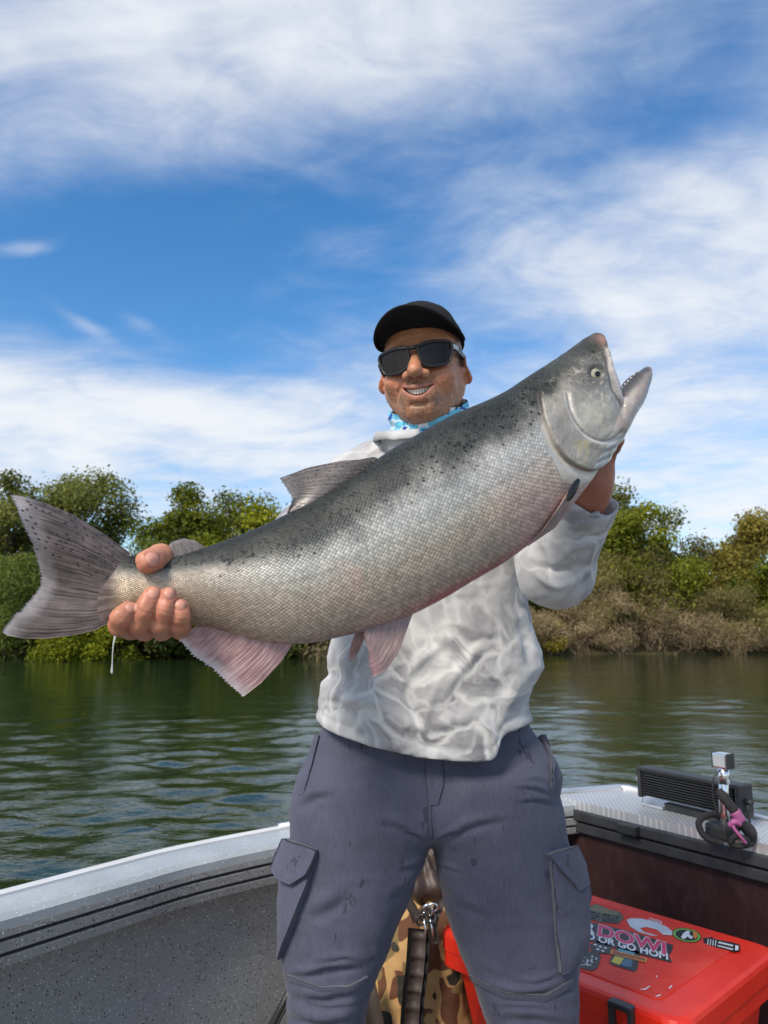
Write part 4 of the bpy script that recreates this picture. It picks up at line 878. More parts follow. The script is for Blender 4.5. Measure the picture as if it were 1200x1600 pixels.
t.set(base=bc, metal=t.math('MULTIPLY', t.attr('shine', 'Fac'), 0.42), rough=t.math('ADD', t.math('SUBTRACT', 0.40, t.math('MULTIPLY', t.attr('shine', 'Fac'), .14)), t.math('MULTIPLY', sepc.outputs[1], 0.14)), spec=t.math('ADD', .22, t.math('MULTIPLY', t.attr('shine', 'Fac'), .35)), normal=nb, coat=t.math('MULTIPLY', t.attr('shine', 'Fac'), .35), coatr=0.12)
fish = mk('salmon', FV, FF, t.m, None, True, dict(suv=suv, noscale=noscale, shine=shine), C)
tag(fish, 'large silver salmon with open mouth and pink fins held up by the man', 'fish')
# --- fins
def fin_mat(name, c0, c1, ctip, spots=0.0):
    t = Mt(name); a = t.attr('fa', 'Fac'); b = t.attr('fb', 'Fac')
    o = t.obj(); nz = t.noise(o, 60, 4); cb = t.n('ShaderNodeCombineXYZ'); t.l(t.math('MULTIPLY', a, 34), cb.inputs[0]); t.l(t.math('MULTIPLY', b, 2.0), cb.inputs[1])
    st = t.noise(cb.outputs[0], 1.0, 3, 0.6)
    c = t.mix(t.ramp(st, [(0.36, 0), (0.62, 1)]), c0, c1)
    c = t.mix(t.ramp(b, [(0.78, 0), (1.0, 1)]), c, ctip)
    c = t.mix(t.ramp(nz, [(0.3, 0.55), (0.7, 0)]), c, tuple(x*.55 for x in c0[:3])+(1,))
    if spots:
        cb2 = t.n('ShaderNodeCombineXYZ'); t.l(t.math('MULTIPLY', a, 26), cb2.inputs[0]); t.l(t.math('MULTIPLY', b, 15), cb2.inputs[1])
        sp = t.voro(cb2.outputs[0], 1.0, rand=1.0, dim='2D'); spc = t.n('ShaderNodeSeparateColor'); t.l(t.voro(cb2.outputs[0], 1.0, rand=1.0, out='Color', dim='2D'), spc.inputs[0]); sel_ = t.math('MULTIPLY', t.math('LESS_THAN', t.math('ADD', a, t.math('MULTIPLY', spc.outputs[1], .2)), 0.46), t.math('GREATER_THAN', spc.outputs[0], 0.35))
        c = t.mix(t.math('MULTIPLY', t.ramp(sp, [(0.16, spots), (0.27, 0)]), sel_), c, (0.012, 0.011, 0.012, 1))
    t.set(base=c, rough=0.42, spec=0.5, normal=t.bump(st, 0.35, 0.002), coat=0.2, coatr=0.2, sss=0.0)
    return t.m
def fin(name, base, edge, s0, s1, mat, rays_, off=lambda a, b: 0*a, jag=3.0, n=110, m=26, seed=0, th=0.0016):
    P = coons(base, edge, s0, s1, n, m); a = np.linspace(0, 1, n)[:, None]*np.ones((1, m)); b = np.ones((n, 1))*np.linspace(0, 1, m)[None]
    r = np.random.default_rng(seed); jg = np.interp(np.linspace(0, 1, n), np.linspace(0, 1, rays_*2+1), np.where(np.arange(rays_*2+1) % 2, 1, 0)*1.0*r.uniform(.3, 1, rays_*2+1)-.3)
    d = unit(P[:, -1]-P[:, -4]); P = P+d[:, None]*(jag*1.6*jg)[:, None, None]*(b**4)[..., None]
    z = off(a, b); rid = np.abs(np.sin(math.pi*(a+.012*np.sin(37*a))*rays_))*.00055*np.sin(math.pi*np.clip(b*.9+.1, 0, 1))
    hw = th*(1-.75*b)*np.sin(math.pi*np.clip(a*.94+.03, 0, 1))**.3
    V, F = sheet(fp(P[..., 0], P[..., 1], z+hw+rid), fp(P[..., 0], P[..., 1], z-hw-rid))
    k = np.r_[a.ravel(), a.ravel()]; kb = np.r_[b.ravel(), b.ravel()]
    return mk(name, V, F, mat, fish, True, dict(fa=k, fb=kb))
fm_dark = fin_mat('tail_fin_skin', (.052, .041, .038, 1), (.185, .140, .135, 1), (.44, .41, .42, 1), .9)
fm_pink = fin_mat('pink_fin_skin', (.30, .155, .16, 1), (.52, .34, .335, 1), (.62, .55, .56, 1))
fm_dors = fin_mat('dorsal_fin_skin', (.12, .105, .10, 1), (.26, .22, .20, 1), (.36, .32, .31, 1), .85)
fm_pelv = fin_mat('pelvic_fin_skin', (.20, .15, .135, 1), (.42, .27, .26, 1), (.50, .26, .27, 1))
fin('tail_fin', [(206,866),(198,890),(192,920),(186,945),(172,972)], [(20,775),(28,792),(40,824),(52,849),(58,875),(64,900),(61,917),(48,934),(31,954),(20,962),(6,978),(0,988)],
    [(206,866),(159,832),(113,804),(71,787),(37,777),(20,775)], [(172,972),(147,985),(113,993),(71,998),(37,998),(8,993),(0,988)], fm_dark, 46,
    lambda a, b: .012*b*np.cos(3.1*a)+.004*np.sin(9*a)*b, 3.0, 160, 40, 1, .006)
fin('dorsal_fin', [(596,722),(550,756),(506,784),(452,812)], [(437,747),(448,762),(458,779),(449,801)], [(596,722),(585,714),(560,719),(530,721),(482,730),(437,747)], [(452,812),(450,806),(449,801)], fm_dors, 19, lambda a, b: .003*np.sin(6*b), 3.0, 70, 30, 2, .0024)
fin('adipose_fin', [(322,860),(295,872),(252,884)], [(306,845),(286,840.5),(268,846),(256,862)], [(322,860),(319,854),(306,845)], [(252,884),(253,872),(256,862)], fm_dors, 5, lambda a, b: 0*a, .3, 40, 14, 3, .003)
fin('anal_fin', [(460,1003),(420,998),(370,986),(314,972)], [(379,1088),(362,1073),(335,1046),(304,1025),(280,999)], [(460,1003),(437,1035),(407,1066),(379,1088)], [(314,972),(298,985),(280,999)], fm_pink, 24, lambda a, b: .004*np.sin(4*a+2*b), 3.2, 110, 26, 4, .003)
fin('pelvic_fin', [(640,956),(610,962),(568,974)], [(571,1054),(568,1040),(565,1015),(561,1000)], [(640,956),(615,1015),(595,1042),(571,1054)], [(568,974),(560,990),(561,1000)], fm_pelv, 14, lambda a, b: .012+.016*b, 2.5, 60, 26, 5, .002)
fin('pelvic_fin', [(590,970),(566,976)], [(562,1036),(553,1037)], [(590,970),(572,1010),(562,1036)], [(566,976),(555,1010),(553,1037)], fm_pink, 4, lambda a, b: -.012-.014*b, 2, 24, 16, 6, .0015)
fin('pectoral_fin', [(882,758),(862,774),(846,796)], [(808,856),(809,855),(810,853)], [(882,758),(874,793),(848,828),(808,856)], [(846,796),(836,815),(826,832),(810,853)], fm_pelv, 6, lambda a, b: .033-.006*b+.012*a*(1-b), 1, 40, 24, 7, .003)
# black patch standing in for the shade in the hollow behind the pectoral base
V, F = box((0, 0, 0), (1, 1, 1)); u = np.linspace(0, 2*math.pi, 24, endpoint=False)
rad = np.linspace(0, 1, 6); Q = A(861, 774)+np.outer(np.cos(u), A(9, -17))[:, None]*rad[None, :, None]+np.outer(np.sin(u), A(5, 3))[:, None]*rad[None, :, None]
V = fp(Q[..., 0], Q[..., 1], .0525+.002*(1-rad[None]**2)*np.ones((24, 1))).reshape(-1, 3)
mk('pectoral_shade_patch', V, grid_faces(24, 6, wrap_n=True), plain('hollow_shade_black', (.006, .006, .007), .12, bump=0), fish)
# eye: iris, pupil, clear cornea
def disc_dome(c, r, off, h, n=28, m=8):
    u = np.linspace(0, 2*math.pi, n, endpoint=False); rr = np.linspace(0, 1, m)
    X = c[0]+r*np.outer(np.cos(u), rr); Y = c[1]+r*np.outer(np.sin(u), rr)
    return fp(X, Y, off+h*(1-rr[None]**2)*np.ones((n, 1))).reshape(-1, 3), grid_faces(n, m, wrap_n=True)
front = lambda c: -np.min((FV-FA)@fn*1.0+0*0) if False else float(-np.min(((FV-FA)@fn)[np.linalg.norm(q-A(*c), axis=1) < 3.5]))
eo = front((905, 597))
V, F = disc_dome((905, 597), 8.8, eo-.0006, .0030); mt_ir = plain('fish_iris', (.46, .43, .30), .18, .35, .25, 0, 400)
ey = mk('eye', V, F, mt_ir, fish)
V, F = disc_dome((906, 597.5), 4.2, eo+.0021, .0010); mk('pupil', V, F, plain('pupil_black', (.004, .004, .005), .08, bump=0), ey)
# teeth along the lower jaw and the dark mouth lining
tm = plain('fish_tooth', (.62, .58, .50), .3)
for k, (x, y) in enumerate(resample([(961,614),(975,600),(988,585)], 7)):
    b_ = fp(x, y, .010); e_ = fp(x-1.5, y-3.0, .010); V, F = tube(np.stack([b_, (b_+e_)/2, e_]), [.0016, .0012, .0003], 6); mk('tooth', V, F, tm, fish)
# ------------------------------------------------------------------ the man
def xz(pts, Y):
    P = np.array(pts, float); w_ = at(P[:, 0], P[:, 1], np.full(len(P), Y)); o_ = np.argsort(w_[:, 2]); return w_[o_][:, [0, 2]]
MY = 1.45
def mkcol(sx): return lambda z: np.interp(z, sx[:, 1], sx[:, 0])
def s_col(p, Lf, Rf, cy, hd, pw=2.3):
    z = p[:, 2]; l, r = Lf(z), Rf(z); cx = (l+r)/2; rx = np.maximum((r-l)/2, .01); ry = hd(z) if callable(hd) else hd; cyv = cy(z) if callable(cy) else cy
    k = ((np.abs(p[:, 0]-cx)/rx)**pw+(np.abs(p[:, 1]-cyv)/ry)**pw)**(1/pw); return (k-1)*np.minimum(rx, ry)
# --- trousers
LLo = mkcol(xz([(485,1180),(472,1207),(460,1252),(453,1315),(446,1355),(438,1405),(437,1440),(442,1486),(450,1535),(449,1600),(452,1700),(462,1850),(472,2050)], MY))
LLi = mkcol(xz([(690,1200),(684,1290),(668,1322),(652,1369),(620,1441),(598,1495),(577,1549),(569,1600),(566,1700),(560,1850),(560,2050)], MY))
RLi = mkcol(xz([(650,1200),(660,1290),(675,1322),(692,1405),(710,1459),(733,1517),(746,1558),(760,1600),(775,1700),(790,1850),(800,2050)], MY))
RLo = mkcol(xz([(855,1180),(864,1205),(862,1238),(872,1270),(885,1315),(897,1355),(902,1427),(900,1490),(897,1517),(897,1600),(902,1700),(905,1850),(900,2050)], MY))
PL = mkcol(xz([(545,1060),(505,1135),(494,1152),(474,1207),(460,1252),(458,1340)], MY)); PR = mkcol(xz([(790,1060),(828,1135),(840,1152),(866,1185),(871,1211),(862,1240),(872,1272),(878,1340)], MY))
zcr = float(at(670., 1300., MY)[2]); zbot = DZ+.06
hdl = lambda z: np.interp(z, [DZ, .55, .75, .95, 1.1], [.088, .102, .120, .130, .130])
def f_trouser(p):
    z = p[:, 2]
    a = s_col(p, LLo, LLi, MY+.01, hdl, 2.8); b = s_col(p, RLi, RLo, MY+.01, hdl, 2.8)
    a = smax(a, zbot-z, .01); a = smax(a, z-(zcr+.12), .03); b = smax(b, zbot-z, .01); b = smax(b, z-(zcr+.12), .03)
    c = s_col(p, PL, PR, MY+.008, lambda z_: np.interp(z_, [.85, .95, 1.02, 1.1], [.130, .128, .120, .10]), 2.8); c = smax(c, zcr+.01-z, .05); c = smax(c, z-1.16, .02)
    return smin(smin(a, b, .010), c, .025)
tlo = A(-.30, MY-.2, DZ); thi = A(.55, MY+.2, 1.2)
V, F = sdf_mesh(f_trouser, tlo, thi, .0036)
def trouser_fold(V, Nv):
    q = proj(V); x, y = q[:, 0], q[:, 1]; fr = Nv[:, 1] < .3
    d = .0022*fbm(V*A(9, 9, 5), 3, 61)+.0010*fbm(V*A(40, 40, 20), 2, 62)
    rid = 1-np.abs(fbm(np.c_[V[:, 0]*7+V[:, 2]*6, V[:, 1]*4, V[:, 2]*13], 3, 63)); d += .0045*np.clip(rid-.62, 0, 1)*sstep(1290, 1480, y)
    # whiskers from the crotch and bunching at the knee seam and hip
    for (pts, wdt, dep_) in (([(672,1318),(640,1290),(590,1275)], 7, .004), ([(676,1318),(730,1285),(800,1270)], 7, .004), ([(668,1330),(640,1370),(600,1400)], 8, .004), ([(690,1370),(720,1400),(770,1420)], 9, .003),
                             ([(860,1238),(835,1228),(800,1226)], 4, .004), ([(866,1252),(838,1246),(805,1250)], 4, .0035), ([(862,1222),(840,1214),(815,1215)], 4, .003), ([(672,1312),(650,1300),(625,1297)], 3.5, .003), ([(676,1312),(700,1298),(728,1296)], 3.5, .003), ([(664,1330),(648,1345),(622,1356)], 4, .003), ([(684,1340),(700,1352),(722,1360)], 4, .003), ([(560,1512),(520,1508),(475,1515)], 3.5, .003), ([(568,1500),(540,1492),(505,1497)], 3.5, .003), ([(880,1515),(840,1530),(800,1528)], 3.5, .003), ([(560,1565),(510,1570),(465,1562)], 4, .003), ([(770,1570),(815,1566),(870,1574)], 4, .003), ([(462,1255),(490,1238),(520,1232)], 7, .004), ([(440,1520),(500,1512),(570,1500)], 7, .005), ([(445,1545),(500,1552),(560,1540)], 8, .005),
                             ([(450,1575),(500,1590),(560,1580)], 9, .006), ([(745,1530),(810,1545),(890,1535)], 7, .005), ([(765,1585),(820,1578),(890,1590)], 9, .005), ([(470,1420),(510,1405),(540,1380)], 12, .004), ([(560,1500),(520,1495),(480,1500)], 9, .004)):
        dd, tt = seg_dist(q, spline(pts, 12)); d += fr*dep_*(np.exp(-(dd/wdt)**2)-1.1*np.exp(-((dd-1.7*wdt)/(wdt*.8))**2)*(y > np.interp(x, *zip(*sorted(pts)))))*np.sin(math.pi*np.clip(tt, .04, .96))
    return d
Nv = vnormals(V, F); TV = V+Nv*trouser_fold(V, Nv)[:, None]; TF = F
t = Mt('slate_trouser_cloth'); o = t.obj(); wv1 = t.noise(t.mapv(o, (1, 1, .12)), 420, 2); wv2 = t.noise(t.mapv(o, (1, 1, 8)), 150, 2); n = t.noise(o, 9, 5, .6)
spots_ = t.ramp(t.noise(t.mapv(o, (1, 1, .45), loc=(2, 0, 7)), 38, 3, .7), [(.645, 0), (.67, 1)])
c = t.mix(t.ramp(n, [(.3, 0), (.7, 1)]), (.050, .052, .084, 1), (.071, .074, .116, 1)); c = t.mix(t.math('MULTIPLY', t.ramp(wv1, [(.35, 0), (.65, 1)]), .22), c, (.120, .122, .165, 1)); c = t.mix(t.math('MULTIPLY', spots_, .75), c, (.030, .031, .048, 1))
t.set(base=c, rough=.78, spec=.25, sheen=.12, normal=t.bump(t.math('ADD', wv1, wv2), .22, .0012)); TRM = t.m
man_root = A(float(at(670., 1300., MY)[0]), MY, DZ)
# --- body: head, neck, forearms and hands as one skin mesh
Rh = np.array((Matrix.Rotation(math.radians(-13), 3, 'Z') @ Matrix.Rotation(math.radians(-3), 3, 'Y') @ Matrix.Rotation(math.radians(8), 3, 'X')))
HS = 1.0
HC = at(648., 559., 1.31)-A(0, -.10, 0)@Rh.T     # the eyes lie 0.10 m before the middle of the head
def hl(p): return ((p-HC)@Rh)/HS               # world -> head
def hw(q_): return HC+(np.asarray(q_, float)*HS)@Rh.T
def mirror(f): return lambda q_: np.minimum(f(q_), f(q_*A(-1, 1, 1)))
def f_head(p):
    h = hl(p); ax = h.copy(); ax[:, 0] = np.abs(ax[:, 0])
    f = s_ell(h, (0, .014, .034), (.077, .096, .090))
    f = smin(f, s_ell(h, (0, -.018, -.034), (.0685, .072, .081)), .03)
    f = smin(f, s_cap(ax, (.0525, -.004, -.046), (.010, -.064, -.088), .0215, .0165), .036)
    f = smin(f, s_ell(h, (0, -.072, -.091), (.025, .018, .017)), .022)
    f = smin(f, s_ell(h, (0, -.030, -.092), (.042, .050, .023)), .03)
    f = smin(f, s_ell(ax, (.043, -.061, -.034), (.026, .028, .024)), .018)
    f = smin(f, s_ell(ax, (.028, -.083, .020), (.030, .012, .010)), .018)
    f = smax(f, -s_ell(ax, (.032, -.098, -.002), (.020, .016, .012)), .014)
    f = smin(f, s_ell(ax, (.032, -.072, -.002), (.016, .014, .012)), .006)
    f = smin(f, s_ell(h, (0, -.083, -.060), (.036, .018, .024)), .018)
    f = smin(f, s_cap(h, (0, -.085, .010), (0, -.113, -.026), .0095, .0138), .014)
    f = smin(f, s_ell(ax, (.0165, -.100, -.0325), (.0105, .013, .0095)), .007)
    f = smax(f, -s_ell(ax, (.0078, -.1065, -.0385), (.0042, .006, .0045)), .004)
    # smile lines
    f = smax(f, -s_cap(ax, (.022, -.098, -.033), (.0415, -.084, -.064), .0030, .0024), .007)
    # mouth: two lips and the opening between
    X = h[:, 0]; tt = np.clip(X/.031, -1.15, 1.15); zu = -.0580+.0085*tt**2; zl = -.0710+.0215*tt**2; yf = -.100+.022*tt**2
    lip_u = np.sqrt((h[:, 2]-zu-.0030)**2*1.0+(h[:, 1]-yf)**2)-.0042*np.sqrt(np.clip(1.12-np.abs(tt), .02, 1))-.0008
    lip_l = np.sqrt((h[:, 2]-zl+.0036)**2*.8+(h[:, 1]-yf-.001)**2)-.0054*np.sqrt(np.clip(1.12-np.abs(tt), .02, 1))-.0006
    lim = np.abs(X)-.034
    f = smin(f, np.maximum(lip_u, lim), .007); f = smin(f, np.maximum(lip_l, lim), .007)
    op = np.maximum(np.maximum(h[:, 2]-zu, zl-h[:, 2]), np.maximum(np.abs(X)-.030, h[:, 1]+.074)); f = smax(f, -op, .0018)
    f = smax(f, -s_cap(ax, (0, -.096, -.0870), (.014, -.093, -.085), .0016), .010)
    # ears
    Re = np.array(Euler((math.radians(-14), math.radians(-8), math.radians(30))).to_matrix())
    e = s_ell(ax, (.0815, .012, -.008), (.0085, .0200, .0320), Re); e = smin(e, s_ell(ax, (.0760, .006, -.033), (.006, .009, .009)), .008)
    e = smax(e, -s_ell(ax, (.0895, .006, -.006), (.008, .0130, .021), Re), .003); e = smin(e, s_ell(ax, (.0765, -.004, -.016), (.006, .006, .008)), .004)
    f = smin(f, e, .006)
    f = smin(f, s_cap(h, (0, .024, -.07), (0, .045, -.20), .058, .064), .022)
    return f
hv, hf = sdf_mesh(f_head, HC-A(.13, .16, .25), HC+A(.13, .18, .15), .0017)
Nh = vnormals(hv, hf); h = hl(hv); X_ = np.abs(h[:, 0]); fz = h[:, 1] < -.045; dh = .0005*fbm(hv*140, 2, 75)
for z_, ph in ((.034, 0), (.043, 1.3), (.052, 2.1)): dh = dh-.0004*np.exp(-((h[:, 2]-z_-.002*np.sin(h[:, 0]*60+ph))/.0017)**2)*sstep(.055, .035, X_)*fz
for (x0, z0_, x1, z1_, am) in ((.046, -.052, .050, -.078, .0014), (.038, -.066, .037, -.082, .0011), (.058, -.006, .070, .002, .0010), (.058, -.010, .071, -.010, .0010), (.057, -.014, .069, -.021, .0009)):
    dd_, tt_ = seg_dist(np.c_[X_, h[:, 2]], [(x0, z0_), (x1, z1_)]); dh = dh-.6*am*np.exp(-(dd_/.0019)**2)*(h[:, 1] < -.02)
hv = hv+Nh*dh[:, None]; h = hl(hv)
n1 = fbm(hv*60, 3, 71); n2 = fbm(hv*300, 2, 72); n3 = fbm(hv*20, 2, 73)
SK = cl(.47, .215, .112); Ch = np.tile(SK, (len(hv), 1)); aX = np.abs(h[:, 0])
Ch = mixc(Ch, cl(.50, .19, .115), np.exp(-(((aX-.042)/.022)**2+((h[:, 2]+.035)/.022)**2))*.6)
Ch = mixc(Ch, cl(.49, .185, .11), np.exp(-((h[:, 0]/.016)**2+((h[:, 2]+.028)/.016)**2+((h[:, 1]+.108)/.02)**2))*.6)
beard = sstep(-.030, -.052, h[:, 2]+.012*n3+.35*np.clip(aX-.045, 0, 1)*0)*sstep(.005, -.03, h[:, 1]-.0)*(1-sstep(-.108, -.125, h[:, 2]))
cheekfree = np.exp(-(((aX-.046)/.020)**2+((h[:, 2]+.048)/.018)**2)); beard *= 1-.8*cheekfree
Ch = mixc(Ch, cl(.20, .118, .078), np.clip(beard*(.50+.45*n2+.2*n1), 0, .85))
gt = np.exp(-((aX-.030)/.008)**2-((h[:, 2]+.078)/.022)**2)+np.exp(-(h[:, 0]/.030)**2-((h[:, 2]+.049)/.006)**2)+.8*np.exp(-(h[:, 0]/.024)**2-((h[:, 2]+.094)/.012)**2)
Ch = mixc(Ch, cl(.15, .095, .07), np.clip(gt*(h[:, 1] < -.05)*(.42+.3*n2), 0, .8))
tt = np.clip(h[:, 0]/.031, -1.15, 1.15); zu = -.0580+.0085*tt**2; zl = -.0710+.0215*tt**2
lips = (np.exp(-((h[:, 2]-zu-.0028)/.0036)**2)*.8+np.exp(-((h[:, 2]-zl+.0040)/.0050)**2))*(aX < .033)*(h[:, 1] < -.07); Ch = mixc(Ch, cl(.42, .165, .120), np.clip(lips, 0, 1)*.9)
inm = (h[:, 2] < zu-.0005) & (h[:, 2] > zl+.0005) & (aX < .029) & (h[:, 1] < -.068) & (h[:, 1] > -.0945+.022*tt**2); Ch[inm] = cl(.10, .03, .025)
Ch = mixc(Ch, cl(.50, .19, .13), sstep(.072, .082, aX)*(h[:, 1] > -.03)*(h[:, 2] < .03)*.5)
hair = sstep(.050, .060, aX)*sstep(-.040, -.018, h[:, 1]-0)*sstep(-.020, -.004, h[:, 2]+.006*n1)*(aX < .0795); Ch = mixc(Ch, cl(.045, .034, .027), np.clip(hair*(.75+.4*n2), 0, .9))
brow = np.exp(-(((h[:, 2]-.0215-.002)/.005)**2+((aX-.030)/.018)**2))*(h[:, 1] < -.06); Ch = mixc(Ch, cl(.03, .022, .017), np.clip(brow*1.2, 0, .9))
Ch *= (1+.08*n1+.06*n3)[:, None]
# forearms, hands. right hand grips the tail from behind and below
def fin_chain(p, pts, rs):
    f = None
    for i in range(len(pts)-1):
        g = s_cap(p, pts[i], pts[i+1], rs[i], rs[i+1]); f = g if f is None else smin(f, g, .003)
    return f
FING = [ # photo x,y and distance in front of the fish's middle plane
    ([(262,955,-.040),(205,984,-.012),(186,977,.018),(190,963,.031),(202,952,.030)], [.0120,.0114,.0108,.0104,.0092]),
    ([(262,955,-.040),(226,985,-.014),(217,974,.022),(226,951,.032),(237,930,.031)], [.0124,.0118,.0112,.0108,.0096]),
    ([(266,955,-.040),(255,985,-.014),(249,974,.023),(256,951,.033),(261,931,.032)], [.0124,.0116,.0108,.0104,.0094]),
    ([(272,955,-.040),(284,984,-.012),(279,975,.022),(280,961,.032),(279,948,.032)], [.0116,.0110,.0104,.0099,.0090])]
THUMB = ([(285,925,-.055),(272,880,-.032),(250,870,-.002),(230,879,.022)], [.018,.0150,.0140,.0125])
def P3f(l): return [fp(float(a), float(b), float(c)) for a, b, c in l]
FP_ = [(P3f(a), b) for a, b in FING]; TP_ = (P3f(THUMB[0]), THUMB[1])
palmR = [fp(255., 950., -.050), fp(285., 935., -.058), fp(300., 930., -.075)]; wristR = fp(325., 925., -.10); elbR = at(425., 905., 1.13)
nails = []
for (pts, rs), ln in list(zip(FP_, (.010, .011, .011, .009)))+[(TP_, .013)]:
    d = unit(pts[-1]-pts[-2]); up = -fn-d*np.dot(-fn, d); up = unit(up); c = pts[-1]+d*rs[-1]*.30+up*rs[-1]*.86; nails.append((c, d, up, np.cross(d, up), ln*.60, rs[-1]*.66))
def f_handR(p):
    f = None
    for pts, rs in FP_:
        g = fin_chain(p, pts, rs)
        for j in (2, 3):
            dx = unit(pts[j+1]-pts[j-1]); u = (p-pts[j])@dx; g = g+.0007*(np.exp(-(u/.0016)**2)+.7*np.exp(-((u-.0042)/.0014)**2))*(np.linalg.norm(p-pts[j], axis=1) < .02)
        f = g if f is None else smin(f, g, .0009)
    g = fin_chain(p, *TP_); f = smin(f, g, .004)
    pm = smin(s_cap(p, palmR[0], palmR[1], .024, .027), s_cap(p, palmR[1], palmR[2], .027, .030), .02)
    f = smin(f, pm, .012); f = smin(f, s_cap(p, palmR[2], wristR, .030, .029), .02)
    f = smin(f, s_cap(p, wristR, elbR, .029, .043), .02)
    for c, d, up, s_, ln, wd in nails:
        r = p-c; u, v, w_ = r@d/ln, r@s_/wd, r@up; m = np.sqrt(u*u+v*v); f = f+.0007*np.exp(-((m-1.08)/.16)**2)*(np.abs(w_) < .006)
    return f+.0005*np.sin(p@(fe2*1500))*np.exp(-(np.abs((p-FA)@fn+.028)/.012)**2)*0+.0006*vnoise(p*160, 5)
lo = np.minimum(fp(170., 1010., .05), fp(360., 840., -.17))-.05; hi = np.maximum(fp(170., 850., .05), fp(360., 860., -.17))+.06
rv, rf = sdf_mesh(f_handR, lo, hi, .0014)
m1 = fbm(rv*70, 3, 81); m2 = fbm(rv*260, 2, 82)
Cr = np.tile(cl(.54, .24, .140), (len(rv), 1)); Cr = mixc(Cr, cl(.56, .17, .105), sstep(.1, .9, m1)*.5)
for pts, rs in FP_+[TP_]:
    d = np.linalg.norm(rv-pts[-1], axis=1); Cr = mixc(Cr, cl(.55, .20, .14), np.exp(-(d/.014)**2)*.6)
    for j in pts[2:-1]:
        d = np.linalg.norm(rv-j, axis=1); Cr = mixc(Cr, cl(.36, .14, .09), np.exp(-((d-.012)/.004)**2)*.25)
for c, d, up, s_, ln, wd in nails:
    r = rv-c; m = np.sqrt((r@d/ln)**2+(r@s_/wd)**2); k = sstep(1.05, .9, m)*(np.abs(r@up) < .007); Cr = mixc(Cr, cl(.60, .30, .225), k*.75); k2 = np.exp(-((m-1.06)/.10)**2)*(np.abs(r@up) < .006); Cr = mixc(Cr, cl(.28, .09, .06), k2*.6)
Cr *= (1+.08*m1+.06*m2)[:, None]
# left hand under the throat
LH = [at(905., 815., 1.13), at(917., 772., 1.10), at(924., 748., 1.08), at(944., 710., 1.06)]
elbL = at(868., 892., 1.20)
LFN = [[LH[3], at(957., 698., 1.04), at(964., 688., 1.01)], [at(945., 715., 1.06), at(938., 670., 1.07), at(915., 640., 1.065), at(895., 640., 1.055)], [at(935., 725., 1.065), at(915., 685., 1.08), at(890., 665., 1.07), at(868., 668., 1.055)],
       [at(925., 740., 1.07), at(895., 705., 1.085), at(868., 692., 1.07), at(850., 700., 1.055)], [at(915., 752., 1.075), at(880., 728., 1.085), at(858., 720., 1.072), at(842., 727., 1.06)]]
def f_handL(p):
    f = s_cap(p, LH[1], LH[2], .028, .029); f = smin(f, s_cap(p, LH[2], LH[3], .029, .017), .02); f = smin(f, s_cap(p, LH[0], LH[1], .030, .030), .02); f = smin(f, s_cap(p, elbL, LH[0], .042, .030), .02)
    for k, pts in enumerate(LFN): f = smin(f, fin_chain(p, pts, [.014, .0120, .0105] if k == 0 else [.0125, .0115, .0108, .0095]), .006)
    return f
lo = np.min([elbL]+LH+sum(LFN, []), axis=0)-.06; hi = np.max([elbL]+LH+sum(LFN, []), axis=0)+.06
lv, lf = sdf_mesh(f_handL, lo, hi, .0024); Cl_ = np.tile(cl(.36, .14, .09), (len(lv), 1))*(1+.1*fbm(lv*60, 3, 85))[:, None]  # skin tone darkened to paint in the shade under the throat
# hidden trunk and legs, inside the clothes
shR = at(548., 765., 1.42); shL = at(822., 745., 1.46); nk = hw((0, .045, -.19)); pel = A(man_root[0], MY, zcr+.12); ch_ = A(man_root[0], MY+.02, 1.42)
def f_trunk(p):
    f = s_cap(p, pel, ch_, .10, .12); f = smin(f, s_cap(p, ch_, nk, .10, .055), .05); f = smin(f, s_cap(p, ch_+A(0, 0, .1), shR, .06, .045), .04); f = smin(f, s_cap(p, ch_+A(0, 0, .1), shL, .06, .045), .04)
    f = smin(f, s_cap(p, shR, elbR, .042, .038), .02); f = smin(f, s_cap(p, shL, elbL, .042, .038), .02)
    for Lf, Rf in ((LLo, LLi), (RLi, RLo)):
        c = lambda z: A((float(Lf(z))+float(Rf(z)))/2, MY+.01, z)
        f = smin(f, s_cap(p, c(zcr+.02)+A(0, 0, .05), c(DZ+.50), .075, .052), .03); f = smin(f, s_cap(p, c(DZ+.50), c(DZ+.10), .050, .036), .02)
    return f
bv, bf = sdf_mesh(f_trunk, A(-.25, .95, DZ), A(.5, 1.65, 1.75), .011); Cb = np.tile(SK, (len(bv), 1))
n0, n1_, n2_ = len(hv), len(hv)+len(rv), len(hv)+len(rv)+len(lv)
t = Mt('skin'); o = t.obj(); fine = t.noise(o, 700, 3, .6); c = t.attr('Col')
t.set(base=t.mix(t.math('MULTIPLY', fine, .16), c, t.mix(1.0, c, (.6, .5, .45, 1), 'MULTIPLY')), rough=t.math('ADD', .36, t.math('MULTIPLY', t.noise(o, 60, 3), .2)), spec=.42, sss=.12, sssr=(1.0, .35, .2), ssss=.006, normal=t.bump(fine, .22, .0008))
man = mk('person', np.vstack([hv, rv, lv, bv]), np.vstack([hf, rf+n0, lf+n1_, bf+n2_]), t.m, None, True, None, np.vstack([Ch, Cr, Cl_, Cb]))
tag(man, 'smiling person in cap and sunglasses holding the salmon across the body', 'person')
